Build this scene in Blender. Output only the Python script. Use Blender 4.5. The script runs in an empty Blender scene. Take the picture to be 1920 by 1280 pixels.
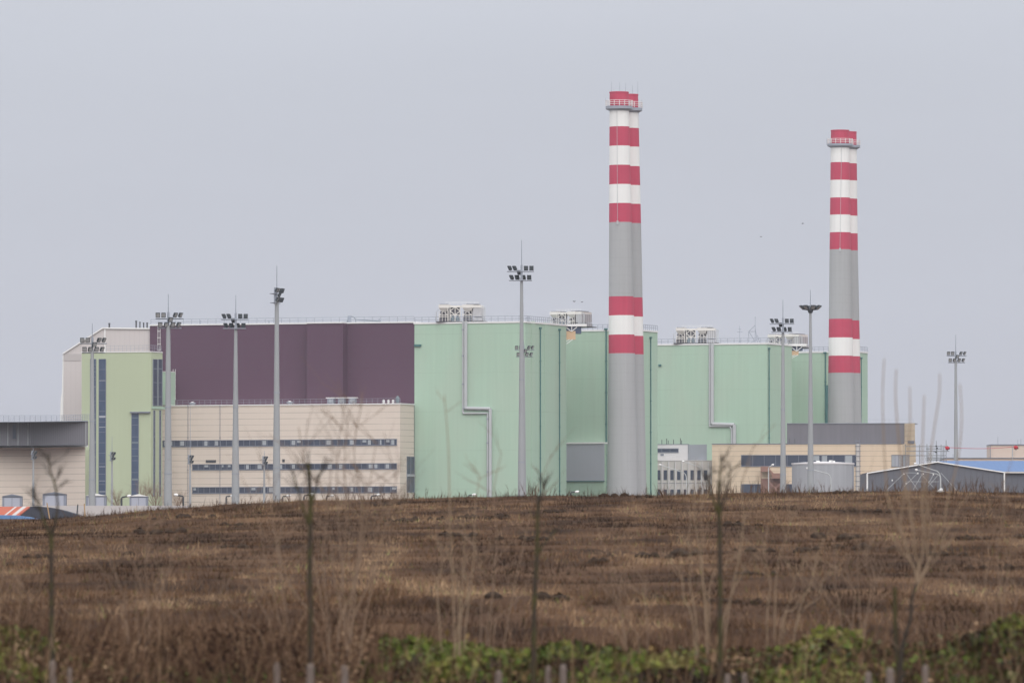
import bpy, math, random
import numpy as np
from mathutils import Vector, Matrix
random.seed(7); RNG = np.random.default_rng(7)

# ------------------------------------------------------------------ camera
SC = bpy.context.scene
FPX, HOR, CZ = 13393.0, 1050.0, 1.7          # focal length in photo pixels, horizon row, eye height
PITCH = math.atan((HOR - 640) / FPX)
cam = bpy.data.cameras.new('camera'); camo = bpy.data.objects.new('camera', cam)
SC.collection.objects.link(camo); SC.camera = camo
cam.sensor_width = 36; cam.lens = 36 * FPX / 1920
cam.clip_start = 0.5; cam.clip_end = 30000
camo.location = (0, 0, CZ); camo.rotation_euler = (math.pi / 2 + PITCH, 0, 0)
cam.dof.use_dof = True; cam.dof.focus_distance = 1750; cam.dof.aperture_fstop = 5.8; cam.dof.aperture_blades = 9

# ------------------------------------------------------------------ world: overcast sky
SUN_EL, SUN_AZ = math.radians(34), math.radians(172)      # azimuth clockwise from +Y: behind the camera, to the right
w = bpy.data.worlds.new('World'); SC.world = w; w.use_nodes = True
nt = w.node_tree; N = nt.nodes; Lk = nt.links; N.clear()
out = N.new('ShaderNodeOutputWorld'); bg = N.new('ShaderNodeBackground'); bg.inputs['Strength'].default_value = 0.1
sky = N.new('ShaderNodeTexSky'); sky.sky_type = 'NISHITA'; sky.sun_disc = False
sky.sun_elevation = SUN_EL; sky.sun_rotation = SUN_AZ; sky.dust_density = 4; sky.air_density = 1.5
tc = N.new('ShaderNodeTexCoord'); sep = N.new('ShaderNodeSeparateXYZ'); Lk.new(tc.outputs['Generated'], sep.inputs[0])
ramp = N.new('ShaderNodeValToRGB'); Lk.new(sep.outputs['Z'], ramp.inputs['Fac'])
cr = ramp.color_ramp
cr.elements[0].position = 0.0; cr.elements[0].color = (0.488, 0.502, 0.570, 1)
e = cr.elements.new(0.035); e.color = (0.550, 0.572, 0.645, 1)
e = cr.elements.new(0.075); e.color = (0.590, 0.618, 0.690, 1)
e = cr.elements.new(0.3); e.color = (1.15, 1.16, 1.19, 1)
cr.elements[-1].position = 1.0; cr.elements[-1].color = (1.5, 1.5, 1.5, 1)
mp = N.new('ShaderNodeMapping'); mp.inputs['Scale'].default_value = (5, 5, 26); Lk.new(tc.outputs['Generated'], mp.inputs[0])
nz = N.new('ShaderNodeTexNoise'); nz.inputs['Scale'].default_value = 1.3; nz.inputs['Detail'].default_value = 5; Lk.new(mp.outputs[0], nz.inputs['Vector'])
mr = N.new('ShaderNodeMapRange'); mr.inputs['To Min'].default_value = 9.3; mr.inputs['To Max'].default_value = 10.8; Lk.new(nz.outputs['Fac'], mr.inputs['Value'])
vm = N.new('ShaderNodeVectorMath'); vm.operation = 'SCALE'; Lk.new(ramp.outputs[0], vm.inputs[0]); Lk.new(mr.outputs[0], vm.inputs['Scale'])
mix = N.new('ShaderNodeMix'); mix.data_type = 'RGBA'; mix.inputs['Factor'].default_value = 0.97
Lk.new(sky.outputs[0], mix.inputs['A']); Lk.new(vm.outputs[0], mix.inputs['B'])
Lk.new(mix.outputs['Result'], bg.inputs['Color']); Lk.new(bg.outputs[0], out.inputs[0])

sl = bpy.data.lights.new('sun', 'SUN'); sl.energy = 1.5; sl.angle = math.radians(55); sl.color = (1, 0.97, 0.93)
so = bpy.data.objects.new('sun', sl); SC.collection.objects.link(so)
sd = Vector((math.sin(SUN_AZ) * math.cos(SUN_EL), math.cos(SUN_AZ) * math.cos(SUN_EL), math.sin(SUN_EL)))
so.rotation_euler = sd.to_track_quat('Z', 'Y').to_euler()
SC.view_settings.view_transform = 'Standard'; SC.view_settings.look = 'None'
SC.view_settings.exposure = 0; SC.view_settings.gamma = 1; SC.view_settings.use_curve_mapping = False
SC.cycles.use_denoising = True; SC.cycles.max_bounces = 6; SC.cycles.diffuse_bounces = 3; SC.cycles.volume_bounces = 1
SC.cycles.transparent_max_bounces = 8; SC.cycles.caustics_reflective = False; SC.cycles.caustics_refractive = False

# ------------------------------------------------------------------ pixel ray -> world point
CP, SP = math.cos(PITCH), math.sin(PITCH)
def ray(px, py):
    dx, dy = px - 960, 640 - py
    return (dx, FPX * CP - dy * SP, FPX * SP + dy * CP)
def P(px, py, Y):
    d = ray(px, py); t = Y / d[1]
    return Vector((d[0] * t, Y, CZ + d[2] * t))
def X(px, Y, py=800): return P(px, py, Y).x
def Z(py, Y): return P(960, py, Y).z

# ------------------------------------------------------------------ materials
def s2l(c):
    return tuple(((v / 255) / 12.92 if v / 255 <= .04045 else ((v / 255 + .055) / 1.055) ** 2.4) for v in c)
def mat(name, col, rough=0.8, var=0.06, scale=0.3, stretch=(1, 1, 1), metal=0.0, joint=None, vjoint=None, streak=0.0, fine=0.0, tint=None):
    """albedo `col` (linear) varied by weathering noise; joint=(pitch, width, strength) dark horizontal seams"""
    m = bpy.data.materials.new(name); m.use_nodes = True
    nt = m.node_tree; N = nt.nodes; L = nt.links
    b = N['Principled BSDF']; b.inputs['Roughness'].default_value = rough; b.inputs['Metallic'].default_value = metal
    b.inputs['Specular IOR Level'].default_value = 0.25
    g = N.new('ShaderNodeNewGeometry')
    def val(op, a, b_, c_=None):
        n = N.new('ShaderNodeMath'); n.operation = op
        for i, v in enumerate((a, b_, c_)):
            if v is None: continue
            if isinstance(v, (int, float)): n.inputs[i].default_value = v
            else: L.new(v, n.inputs[i])
        return n.outputs[0]
    def noise(sc, st, det=4):
        mp = N.new('ShaderNodeMapping'); mp.inputs['Scale'].default_value = st; L.new(g.outputs['Position'], mp.inputs[0])
        n = N.new('ShaderNodeTexNoise'); n.inputs['Scale'].default_value = sc; n.inputs['Detail'].default_value = det
        L.new(mp.outputs[0], n.inputs['Vector']); return n.outputs['Fac']
    f = val('MULTIPLY_ADD', noise(scale, stretch), 2 * var, 1 - var)
    if streak:
        s = noise(1.0, (1.6, 1.6, 0.05), 3)
        f = val('MULTIPLY', f, val('MULTIPLY_ADD', s, 2 * streak, 1 - streak))
    if fine:
        f = val('MULTIPLY', f, val('MULTIPLY_ADD', noise(3.0, (1, 1, 1), 3), 2 * fine, 1 - fine))
    sp = N.new('ShaderNodeSeparateXYZ'); L.new(g.outputs['Position'], sp.inputs[0])
    if joint:
        fr = val('FRACT', val('DIVIDE', sp.outputs['Z'], joint[0]), None)
        ln = val('LESS_THAN', fr, joint[1] / joint[0])
        brk = val('MULTIPLY', ln, val('MULTIPLY_ADD', noise(0.12, (1, 1, 6), 2), 1.6, -0.25))
        f = val('MULTIPLY', f, val('SUBTRACT', 1.0, val('MULTIPLY', brk, joint[2])))
    if vjoint:
        fr = val('FRACT', val('DIVIDE', sp.outputs['X'], vjoint[0]), None)
        ln = val('LESS_THAN', fr, vjoint[1] / vjoint[0])
        f = val('MULTIPLY', f, val('SUBTRACT', 1.0, val('MULTIPLY', ln, vjoint[2])))
    vm = N.new('ShaderNodeVectorMath'); vm.operation = 'SCALE'
    if tint:
        mx = N.new('ShaderNodeMix'); mx.data_type = 'RGBA'
        mx.inputs['A'].default_value = (*col, 1); mx.inputs['B'].default_value = (*tint, 1)
        rr = N.new('ShaderNodeMapRange'); rr.inputs['From Min'].default_value = .42; rr.inputs['From Max'].default_value = .62
        L.new(noise(scale * 1.7, (1, 1, .5)), rr.inputs['Value']); L.new(rr.outputs[0], mx.inputs['Factor'])
        L.new(mx.outputs['Result'], vm.inputs[0])
    else:
        vm.inputs[0].default_value = col
    L.new(f, vm.inputs['Scale']); L.new(vm.outputs[0], b.inputs['Base Color'])
    return m
def attr_mat(name, rough=0.95, transl=0.0):
    m = bpy.data.materials.new(name); m.use_nodes = True; nt = m.node_tree
    b = nt.nodes['Principled BSDF']; b.inputs['Roughness'].default_value = rough; b.inputs['Specular IOR Level'].default_value = 0.1
    a = nt.nodes.new('ShaderNodeAttribute'); a.attribute_name = 'tone'
    nt.links.new(a.outputs['Color'], b.inputs['Base Color']); return m
M = dict(
    mint=mat('mint_render', (.383, .530, .424),   .85, .045, .06, streak=.06, fine=.02, joint=(9.6, .14, .14), tint=(.395, .520, .42)),
    mint_side=None,
    lime=mat('lime_render', (.445, .505, .355), .85, .04, .06, streak=.03),
    maroon=mat('maroon_cladding', (.094, .046, .080), .6, .05, .03, joint=(2.6, .12, .10), fine=.03),
    cream=mat('cream_panels', (.67, .585, .515), .85, .04, .08, joint=(1.47, .15, .5), streak=.03),
    cream2=mat('cream_panels_aged', (.68, .55, .42), .9, .07, .1, joint=(1.3, .15, .42), streak=.05),
    whiteclad=mat('white_cladding', (.56, .52, .52), .8, .05, .08, vjoint=(1.25, .12, .07)),
    trim=mat('white_metal', (.80, .80, .80), .5, .03),
    roof=mat('roof_membrane', (.42, .42, .44), .9, .06),
    louvre=mat('grey_louvres', (.185, .18, .205), .7, .06, .1, vjoint=(.55, .12, .2)),
    darkgrey=mat('dark_grey_panels', (.175, .17, .195), .8, .08, .15, streak=.14),
    greypanel=mat('grey_panels', (.39, .405, .46), .7, .05, .1, streak=.05),
    glass=mat('window_glass', (.060, .075, .115), .18, .25, .25),
    glassblue=mat('stair_glass', (.060, .090, .155), .15, .3, .5, stretch=(1, 1, .6)),
    blind=mat('window_blind', (.36, .39, .43), .8, .1),
    frame=mat('window_frame', (.20, .22, .27), .6, .05),
    teal=mat('teal_pipe', (.055, .16, .16), .5, .05),
    duct=mat('duct_metal', (.46, .48, .50), .5, .06, .5),
    rail=mat('galvanised_rail', (.30, .33, .39), .6, .05),
    conc=mat('chimney_concrete', (.37, .378, .39), .9, .06, .08, joint=(2.2, .12, .09), streak=.08, fine=.02),
    red=mat('chimney_red', (.48, .052, .105), .8, .08, .12, joint=(2.2, .10, .07), streak=.10),
    white=mat('chimney_white', (.78, .78, .775), .8, .04, .1, joint=(2.2, .10, .04), streak=.06),
    dark=mat('dark_steel', (.06, .065, .075), .6, .05),
    lamp=mat('lamp_housing', (.045, .055, .065), .5, .1),
    lampglass=mat('lamp_glass', (.38, .39, .40), .3, .1, 2),
    pole=mat('mast_concrete', (.33, .345, .365), .85, .10, .25, streak=.05, fine=.04),
    chill=mat('chiller_white', (.72, .70, .67), .6, .05, .5),
    chillgrey=mat('chiller_grey', (.13, .13, .155), .7, .2, .9),
    coil=mat('chiller_louvre', (.50, .50, .52), .7, .06, 1, vjoint=(.5, .18, .4)),
    pipebl=mat('duct_cone', (.16, .20, .23), .6, .1, 1),
    tan=mat('tan_cabin', (.60, .42, .27), .7, .08, .5),
    bluegl=mat('blue_cabin', (.075, .11, .19), .4, .1, .5),
    office=mat('office_fins', (.60, .57, .55), .85, .05, .2, streak=.05),
    officeg=mat('dull_cladding', (.47, .44, .44), .8, .05, .1),
    officew=mat('office_wall', (.66, .64, .66), .85, .04, .2),
    tank=mat('tank_concrete', (.35, .36, .39), .9, .08, .12, streak=.16),
    shed=mat('shed_sheet', (.135, .14, .165), .75, .05, .2, vjoint=(1.0, .16, .10), streak=.04),
    blue=mat('blue_sheet_roof', (.082, .165, .35), .6, .05, .2, vjoint=(1.0, .12, .08)),
    pinkcream=mat('pale_render', (.60, .49, .42), .9, .04, .2),
    rust=mat('brown_stair', (.30, .17, .14), .8, .1, .5),
    steel=mat('scaffold_tube', (.24, .25, .26), .5, .15, 1),
    steell=mat('bright_tube', (.48, .50, .51), .5, .1, 1),
    redp=mat('red_paint', (.45, .03, .05), .6, .15, 1),
    redrope=mat('red_rope', (.55, .08, .12), .8, .05),
    whitewall=mat('white_barrier', (.50, .47, .47), .9, .08, .3),
    tarp=mat('dark_tarp', (.055, .06, .08), .7, .1, .4),
    orange=mat('orange_tarp', (.42, .115, .075), .8, .06, .5),
    bluetarp=mat('blue_tarp', (.13, .24, .45), .7, .15, .4),
    wood=mat('pale_timber', (.42, .28, .15), .9, .1, 1),
    stake=mat('weathered_stake', (.17, .135, .12), .95, .15, 6),
    bark=mat('sapling_bark', (.050, .038, .030), .95, .25, 9, tint=(.062, .056, .022)),
    barkd=mat('dark_bark', (.045, .036, .030), .95, .25, 9),
    pale=mat('pale_twig', (.27, .195, .135), .95, .22, 8),
    palef=mat('faded_twig', (.23, .16, .115), .95, .22, 8),
    kiosk=mat('grey_cabinet', (.24, .26, .32), .6, .06, .5),
    kioskd=mat('cabinet_door', (.40, .42, .50), .5, .05, .5),
    bird=mat('dark_feathers', (.03, .03, .035), .9, .05),
    plastic=mat('white_plastic', (.60, .60, .62), .5, .08, 8),
    weed=mat('dead_weed', (.095, .055, .036), .95, .2, 3),
    soil=mat('dark_soil', (.036, .023, .016), 1, .2, 6),
)
M['mint_side'] = M['mint']

# ------------------------------------------------------------------ mesh builder
class MB:
    def __init__(s): s.v = []; s.f = []
    def quad(s, a, b, c, d):
        n = len(s.v); s.v += [tuple(a), tuple(b), tuple(c), tuple(d)]; s.f.append((n, n + 1, n + 2, n + 3))
    def solid(s, base, top):
        """prism from a base polygon (list of Vectors) to a top polygon, counter-clockwise seen from outside the top"""
        n = len(s.v); k = len(base)
        s.v += [tuple(p) for p in base] + [tuple(p) for p in top]
        s.f.append(tuple(range(n + k - 1, n - 1, -1))); s.f.append(tuple(range(n + k, n + 2 * k)))
        for i in range(k):
            j = (i + 1) % k; s.f.append((n + i, n + j, n + k + j, n + k + i))
        return s
    def prism(s, foot, z0, z1):
        return s.solid([Vector((x, y, z0)) for x, y in foot], [Vector((x, y, z1)) for x, y in foot])
    def obox(s, c, ax, ay, az):
        """box centred on c with half-axis vectors"""
        c = Vector(c); b = [c - ax - ay - az, c + ax - ay - az, c + ax + ay - az, c - ax + ay - az]
        return s.solid(b, [p + 2 * az for p in b])
    def box(s, x0, x1, y0, y1, z0, z1):
        return s.prism([(x0, y0), (x1, y0), (x1, y1), (x0, y1)], z0, z1)
    def tube(s, pts, rs, n=6, caps=True):
        pts = [Vector(p) for p in pts]
        if isinstance(rs, (int, float)): rs = [rs] * len(pts)
        b0 = len(s.v)
        for i, p in enumerate(pts):
            d = (pts[min(i + 1, len(pts) - 1)] - pts[max(i - 1, 0)]).normalized()
            a = Vector((0, 0, 1)) if abs(d.z) < .9 else Vector((1, 0, 0))
            u = d.cross(a).normalized(); v = d.cross(u)
            for k in range(n):
                t = 2 * math.pi * k / n; s.v.append(tuple(p + (u * math.cos(t) + v * math.sin(t)) * rs[i]))
        for i in range(len(pts) - 1):
            for k in range(n):
                a_ = b0 + i * n + k; b_ = b0 + i * n + (k + 1) % n
                s.f.append((a_, a_ + n, b_ + n, b_))
        if caps:
            s.f.append(tuple(b0 + k for k in range(n))); s.f.append(tuple(b0 + (len(pts) - 1) * n + k for k in range(n - 1, -1, -1)))
        return s
    def build(s, name, m, parent=None, smooth=False, local=False):
        me = bpy.data.meshes.new(name); off = Vector((0, 0, 0))
        if parent is not None and not local:
            q = parent
            while q is not None: off += q.location; q = q.parent
        me.from_pydata([tuple(Vector(v) - off) for v in s.v], [], s.f); me.materials.append(m); me.validate(); me.update()
        if smooth:
            for p in me.polygons: p.use_smooth = len(p.vertices) == 4
        o = bpy.data.objects.new(name, me); SC.collection.objects.link(o)
        if parent is not None: o.parent = parent
        return o
def thing(name, label, cat, loc=(0, 0, 0), group=None, rz=0):
    o = bpy.data.objects.new(name, None); SC.collection.objects.link(o)
    o.location = loc; o.rotation_euler = (0, 0, rz); o['label'] = label; o['category'] = cat
    if group: o['group'] = group
    return o
def tag(o, label=None, cat=None, group=None, kind=None):
    for k, v in (('label', label), ('category', cat), ('group', group), ('kind', kind)):
        if v: o[k] = v
    return o
def dup(root, loc, label, rz=None, scale=None):
    r = root.copy(); SC.collection.objects.link(r); r.location = loc; r['label'] = label
    if rz is not None: r.rotation_euler = (0, 0, rz)
    if scale: r.scale = scale
    for ch in list(root.children):
        c = ch.copy(); SC.collection.objects.link(c); c.parent = r
        for g in list(ch.children):
            d = g.copy(); SC.collection.objects.link(d); d.parent = c
    return r

class Wall:
    """a vertical wall plane through a pixel column at depth Y, turned by alpha; lets details be set out on it in metres"""
    def __init__(s, px, Y, alpha=22.0, py=800):
        s.o = Vector((X(px, Y, py), Y, 0)); a = math.radians(alpha)
        s.u = Vector((math.cos(a), -math.sin(a), 0)); s.v = Vector((math.sin(a), math.cos(a), 0))
    def U(s, px, py=800):
        d = ray(px, py); k = d[0] / d[1]       # x = k*y on that pixel column
        return (k * s.o.y - s.o.x) / (s.u.x - k * s.u.y)
    def pt(s, u, z=0, out=0): 
        p = s.o + s.u * u - s.v * out; return Vector((p.x, p.y, z))
    def Zp(s, px, py):
        u = s.U(px, py); Y = s.o.y + s.u.y * u; return Z(py, Y)
    def box(s, mb, px0, px1, py0, py1, d0=-.05, d1=.1):
        pm = (py0 + py1) / 2; u0, u1 = s.U(px0, pm), s.U(px1, pm); xm = (px0 + px1) / 2
        z1, z0 = s.Zp(xm, py0), s.Zp(xm, py1)
        return s.ubox(mb, u0, u1, z0, z1, d0, d1)
    def ubox(s, mb, u0, u1, z0, z1, d0, d1):
        q = [s.pt(u0, 0, d1), s.pt(u1, 0, d1), s.pt(u1, 0, d0), s.pt(u0, 0, d0)]
        return mb.prism([(p.x, p.y) for p in q], z0, z1)
    def side(s, u):
        """the wall running away from this one at u (visible right-hand side face)"""
        w2 = Wall.__new__(Wall); w2.o = s.pt(u); w2.u = s.v.copy(); w2.v = -s.u.copy(); return w2
def railing(parent, pts, h=1.25, step=1.4, r=.035, rails=2, name='railing', m='rail'):
    mb = MB()
    for a, b in zip(pts, pts[1:]):
        a = Vector(a); b = Vector(b); L = (b - a).length; n = max(1, round(L / step))
        for i in range(n + 1):
            p = a.lerp(b, i / n); mb.tube([p, p + Vector((0, 0, h))], r, 4, False)
        for k in range(rails):
            d = Vector((0, 0, h * (k + 1) / rails)); mb.tube([a + d, b + d], r, 4, False)
    return mb.build(name, M[m], parent)
PAD = 10.4
def base_z(Y): return 1.7 + .0058 * min(Y, 1500) - 1.2     # foundations reach below the ground

# ------------------------------------------------------------------ terrain
def vnoise(x, y, seed=0):
    xi = np.floor(x).astype(np.int64); yi = np.floor(y).astype(np.int64); fx = x - xi; fy = y - yi
    fx = fx * fx * (3 - 2 * fx); fy = fy * fy * (3 - 2 * fy)
    def h(a, b):
        n = (a * 374761393 + b * 668265263 + seed * 974634777) & 0x7fffffff
        n = ((n ^ (n >> 13)) * 1274126177) & 0x7fffffff
        return ((n ^ (n >> 16)) & 0xffff) / 65535.0
    return (h(xi, yi) * (1 - fx) + h(xi + 1, yi) * fx) * (1 - fy) + (h(xi, yi + 1) * (1 - fx) + h(xi + 1, yi + 1) * fx) * fy
def fbm(x, y, seed=0, o=4):
    s = 0; a = .5
    for i in range(o): s = s + a * vnoise(x * 2 ** i, y * 2 ** i, seed + i); a *= .5
    return s / (1 - .5 ** o)
CR_PX = [-600, 0, 100, 170, 300, 420, 520, 650, 800, 960, 1200, 1400, 1600, 1700, 1800, 1920, 2500]
CR_PY = [1005, 982, 976, 970, 957, 950, 945, 939, 936, 933, 928, 925, 921, 921, 923, 924, 930]
def ground(x, Y, bumps=True):
    x = np.asarray(x, float); Y = np.asarray(Y, float)
    px = 960 + x * FPX / 250
    cz = CZ + (HOR - np.interp(px, CR_PX, CR_PY)) / FPX * 250
    near = np.interp(Y, [-100, 0, 30, 60, 90], [.3, 0, -.3, -.15, .83])
    t = np.clip((Y - 90) / 160, 0, 1)
    z = near + (cz - .83) * t
    plain = CZ + .0058 * np.minimum(Y, 1500)
    k = np.clip((Y - 252) / 200, 0, 1); k = k * k * (3 - 2 * k)
    z = z * (1 - k) + plain * k
    if bumps:
        amp = np.clip((Y - 40) / 30, 0, 1) * np.clip((420 - Y) / 150, 0, 1) * np.clip((150 - abs(x)) / 60, 0, 1)
        z = z + amp * (.30 * (fbm(x * .12, Y * .10, 3) - .5) + .12 * (fbm(x * .7, Y * .5, 9) - .5))
    return z
def axis(segs):
    r = []
    for a, b, n in segs: r += list(np.linspace(a, b, n, endpoint=False))
    return np.array(r + [segs[-1][1]])
gx = axis([(-2900, -300, 14), (-300, -40, 14), (-40, -26, 14), (-26, 26, 180), (26, 40, 14), (40, 300, 14), (300, 2900, 14)])
gy = axis([(-300, 30, 12), (30, 60, 15), (60, 262, 440), (262, 460, 60), (460, 1600, 40), (1600, 5500, 20)])
GX, GY = np.meshgrid(gx, gy); GZ = ground(GX, GY)
me = bpy.data.meshes.new('field_ground'); nx, ny = len(gx), len(gy)
me.from_pydata(np.stack([GX, GY, GZ], -1).reshape(-1, 3).tolist(), [],
               [(j * nx + i, j * nx + i + 1, (j + 1) * nx + i + 1, (j + 1) * nx + i) for j in range(ny - 1) for i in range(nx - 1)])
gm = bpy.data.materials.new('rough_field'); gm.use_nodes = True; nt = gm.node_tree; N = nt.nodes; L = nt.links
b = N['Principled BSDF']; b.inputs['Roughness'].default_value = 1; b.inputs['Specular IOR Level'].default_value = .05
g = N.new('ShaderNodeNewGeometry')
def gn(scale, st, det):
    mp = N.new('ShaderNodeMapping'); mp.inputs['Scale'].default_value = st; L.new(g.outputs['Position'], mp.inputs[0])
    n = N.new('ShaderNodeTexNoise'); n.inputs['Scale'].default_value = scale; n.inputs['Detail'].default_value = det
    L.new(mp.outputs[0], n.inputs['Vector']); return n
n1 = gn(.5, (1, .5, 1), 6); rp = N.new('ShaderNodeValToRGB'); L.new(n1.outputs['Fac'], rp.inputs['Fac'])
rp.color_ramp.elements[0].position = .3; rp.color_ramp.elements[0].color = (.026, .015, .010, 1)
rp.color_ramp.elements[1].position = .75; rp.color_ramp.elements[1].color = (.15, .088, .050, 1)
e = rp.color_ramp.elements.new(.5); e.color = (.070, .039, .024, 1)
n2 = gn(5, (1, 1, 1), 5); mx = N.new('ShaderNodeMix'); mx.data_type = 'RGBA'; mx.blend_type = 'MULTIPLY'; mx.inputs['Factor'].default_value = .6
L.new(rp.outputs[0], mx.inputs['A']); L.new(n2.outputs['Fac'], mx.inputs['B']); 
vm = N.new('ShaderNodeVectorMath'); vm.operation = 'SCALE'; vm.inputs['Scale'].default_value = 1.5; L.new(mx.outputs['Result'], vm.inputs[0]); L.new(vm.outputs[0], b.inputs['Base Color'])
me.materials.append(gm)
for p in me.polygons: p.use_smooth = True
go = bpy.data.objects.new('ground', me); SC.collection.objects.link(go); go['kind'] = 'structure'
def gz(x, Y): return float(ground(x, Y))

# ================================================================== POWER PLANT
A = 22.0
F = Wall(985, 1760, A)                       # front wall of the first green block
uF0 = F.U(777); ROOF = Z(603, 1760)
def foot(*pts): return [(p.x, p.y) for p in pts]
def corner_len(w, px):                        # how far along w's side direction until pixel column px
    return w.U(px)
def green_block(first):
    if first:
        F_ = F; u0 = uF0; pr = 1062; G = Wall(1195, 1822, A); pg = 1233; uR = -34
        root = thing('reactor_building', 'mint green windowless reactor block between the maroon hall and the nearer pair of chimneys', 'reactor building', (F.o.x, F.o.y, PAD), 'mint green reactor blocks')
    else:
        F_ = Wall(1438, 1935, A); u0 = F_.U(1190); pr = 1485; G = Wall(1605, 2012, A); pg = 1627; uR = -36
        root = thing('reactor_building', 'mint green windowless reactor block behind the tan workshop and the farther pair of chimneys', 'reactor building', (F_.o.x, F_.o.y, PAD), 'mint green reactor blocks')
    S1 = F_.side(0); t1 = S1.U(pr); S2 = G.side(0); t2 = S2.U(pg)
    e0, e1 = F_.pt(u0), F_.pt(0); e2 = S1.pt(t1)
    g0 = G.pt(uR); g1 = G.pt(0); g2 = S2.pt(t2); back = g2 - F_.u * 70
    zb = PAD - 1
    # plan outline, walls only (front, side, recess front, its side)
    # recess front starts where the line behind e2 meets the recess plane
    k = (g1 - e2).dot(F_.v); e3 = e2 + F_.v * k
    plan = [e0, e1, e2, e2 - F_.u * 24.0, e2 - F_.u * 24.0 + F_.v * k, g1, g2, g2 - F_.u * 20, g2 - F_.u * 20 + F_.v * 26, e0 + F_.v * (k + 60)]
    MB().prism(foot(*plan), zb, ROOF - .25).build('wall', M['mint'], root)
    U_, V_ = F_.u * .2, F_.v * .2
    off = [-U_ - V_, U_ - V_, U_ + V_, U_ + V_, U_ - V_, U_ - V_, U_ - V_, U_ + V_, U_ + V_, U_ + V_, -U_ + V_]
    MB().prism(foot(*[p + d for p, d in zip(plan, off)]), ROOF - .25, ROOF + .12).build('roof', M['trim'], root)
    # railings on the roof edge
    h = Vector((0, 0, ROOF + .12))
    railing(root, [F_.pt(u0) + h + F_.v * .4, F_.pt(0) + h + F_.v * .4], 1.35, 1.9, .055)
    railing(root, [F_.pt(0) + h + F_.v * .4, e2 + h], 1.35, 1.3, .06)
    railing(root, [e2 - F_.u * 24 + h + F_.v * (k + .4), g1 + h + F_.v * .3, g2 + h], 1.35, 1.4, .06)
    return root, F_, S1, t1, G, S2, t2
R1, F1w, S1, t1, G1w, S2, t2 = green_block(True)
# downpipes on the receding faces
def downpipe(root, W, px, py0, py1, r=.16, m='teal', name='downpipe', box=True):
    u = W.U(px, (py0 + py1) / 2); z1, z0 = W.Zp(px, py0), W.Zp(px, py1)
    mb = MB(); mb.tube([W.pt(u, z0, .2), W.pt(u, z1, .2)], r, 6)
    if box: W.ubox(mb, u - .5, u + .35, z1 - .1, z1 + .35, .0, .45)
    z = z1
    while z > z0: W.ubox(mb, u - r * 1.5, u + r * 1.5, z - .12, z, .0, .45); z -= 8
    return mb.build(name, M[m], root)
for px, y0 in ((1012, 616), (1048, 619)): downpipe(R1, S1, px, y0, 935)
downpipe(R1, G1w, 1137, 618, 930, .2); downpipe(R1, S2, 1219, 634, 930)
mb = MB(); S1.box(mb, 996, 1003, 602, 940, -.05, .12); mb.build('wall_rib', M['mint'], R1)
mb = MB(); S1.box(mb, 1020, 1024, 604, 940, -.05, .12); mb.build('wall_rib', M['mint'], R1)
mb = MB(); F.box(mb, 777.6, 790, 645.5, 649.5, -.05, .5); mb.build('ledge', M['teal'], R1)
def duct(root, W, pts, r, m='duct', name='duct'):
    mb = MB(); q = [W.pt(W.U(px, py), W.Zp(px, py), .45) for px, py in pts]
    for i, (a, b2) in enumerate(zip(q, q[1:])):
        mb.tube([a, b2], r, 8)
    return mb.build(name, M[m], root)
duct(R1, F, [(874.5, 602), (874.5, 765), (920.5, 766), (920.5, 935)], .42)
duct(R1, F, [(869.5, 602), (869.5, 774.5), (915.5, 774.5), (915.5, 935)], .2)
for x, y in ((869.5, 618), (869.5, 667), (869.5, 720), (872, 765), (915.5, 785), (915.5, 830), (915.5, 884)): mb = MB(); F.box(mb, x - 1.5, x + 1.5, y - 1, y + 1, 0, .8); mb.build('pipe_clamp', M['rail'], R1)
# grey annex in the recess
mb = MB(); G1w.box(mb, 1062, 1138, 831, 940, -.1, 2.0); mb.build('annex_wall', M['mint'], R1)
mb = MB(); G1w.box(mb, 1063, 1138.5, 832.5, 901, 1.9, 2.3); mb.build('grey_panel', M['greypanel'], R1)
mb = MB(); G1w.box(mb, 1063, 1139, 829, 832, -.1, 2.6); mb.build('annex_ledge', M['trim'], R1)
mb = MB(); G1w.box(mb, 1063, 1139, 901, 902.6, 1.9, 2.45); mb.build('annex_ledge', M['teal'], R1)

R2, F2w, S1b, t1b, G2w, S2b, t2b = green_block(False)
downpipe(R2, S1b, 1441, 654, 860); downpipe(R2, G2w, 1548, 662, 800, .2); downpipe(R2, S2b, 1614, 672, 830, .12)
downpipe(R2, G2w, 1550.5, 722, 800, .45, 'teal', 'stack_pipe', False)
mb = MB(); F2w.box(mb, 1235.5, 1240, 683, 686.5, -.05, .5); mb.build('ledge', M['teal'], R2)
duct(R2, F2w, [(1336.5, 643), (1336.5, 794.5), (1378, 796), (1378, 835)], .5)
duct(R2, F2w, [(1331.5, 643), (1331.5, 799), (1370, 799), (1373, 806), (1373, 835)], .22)

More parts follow.
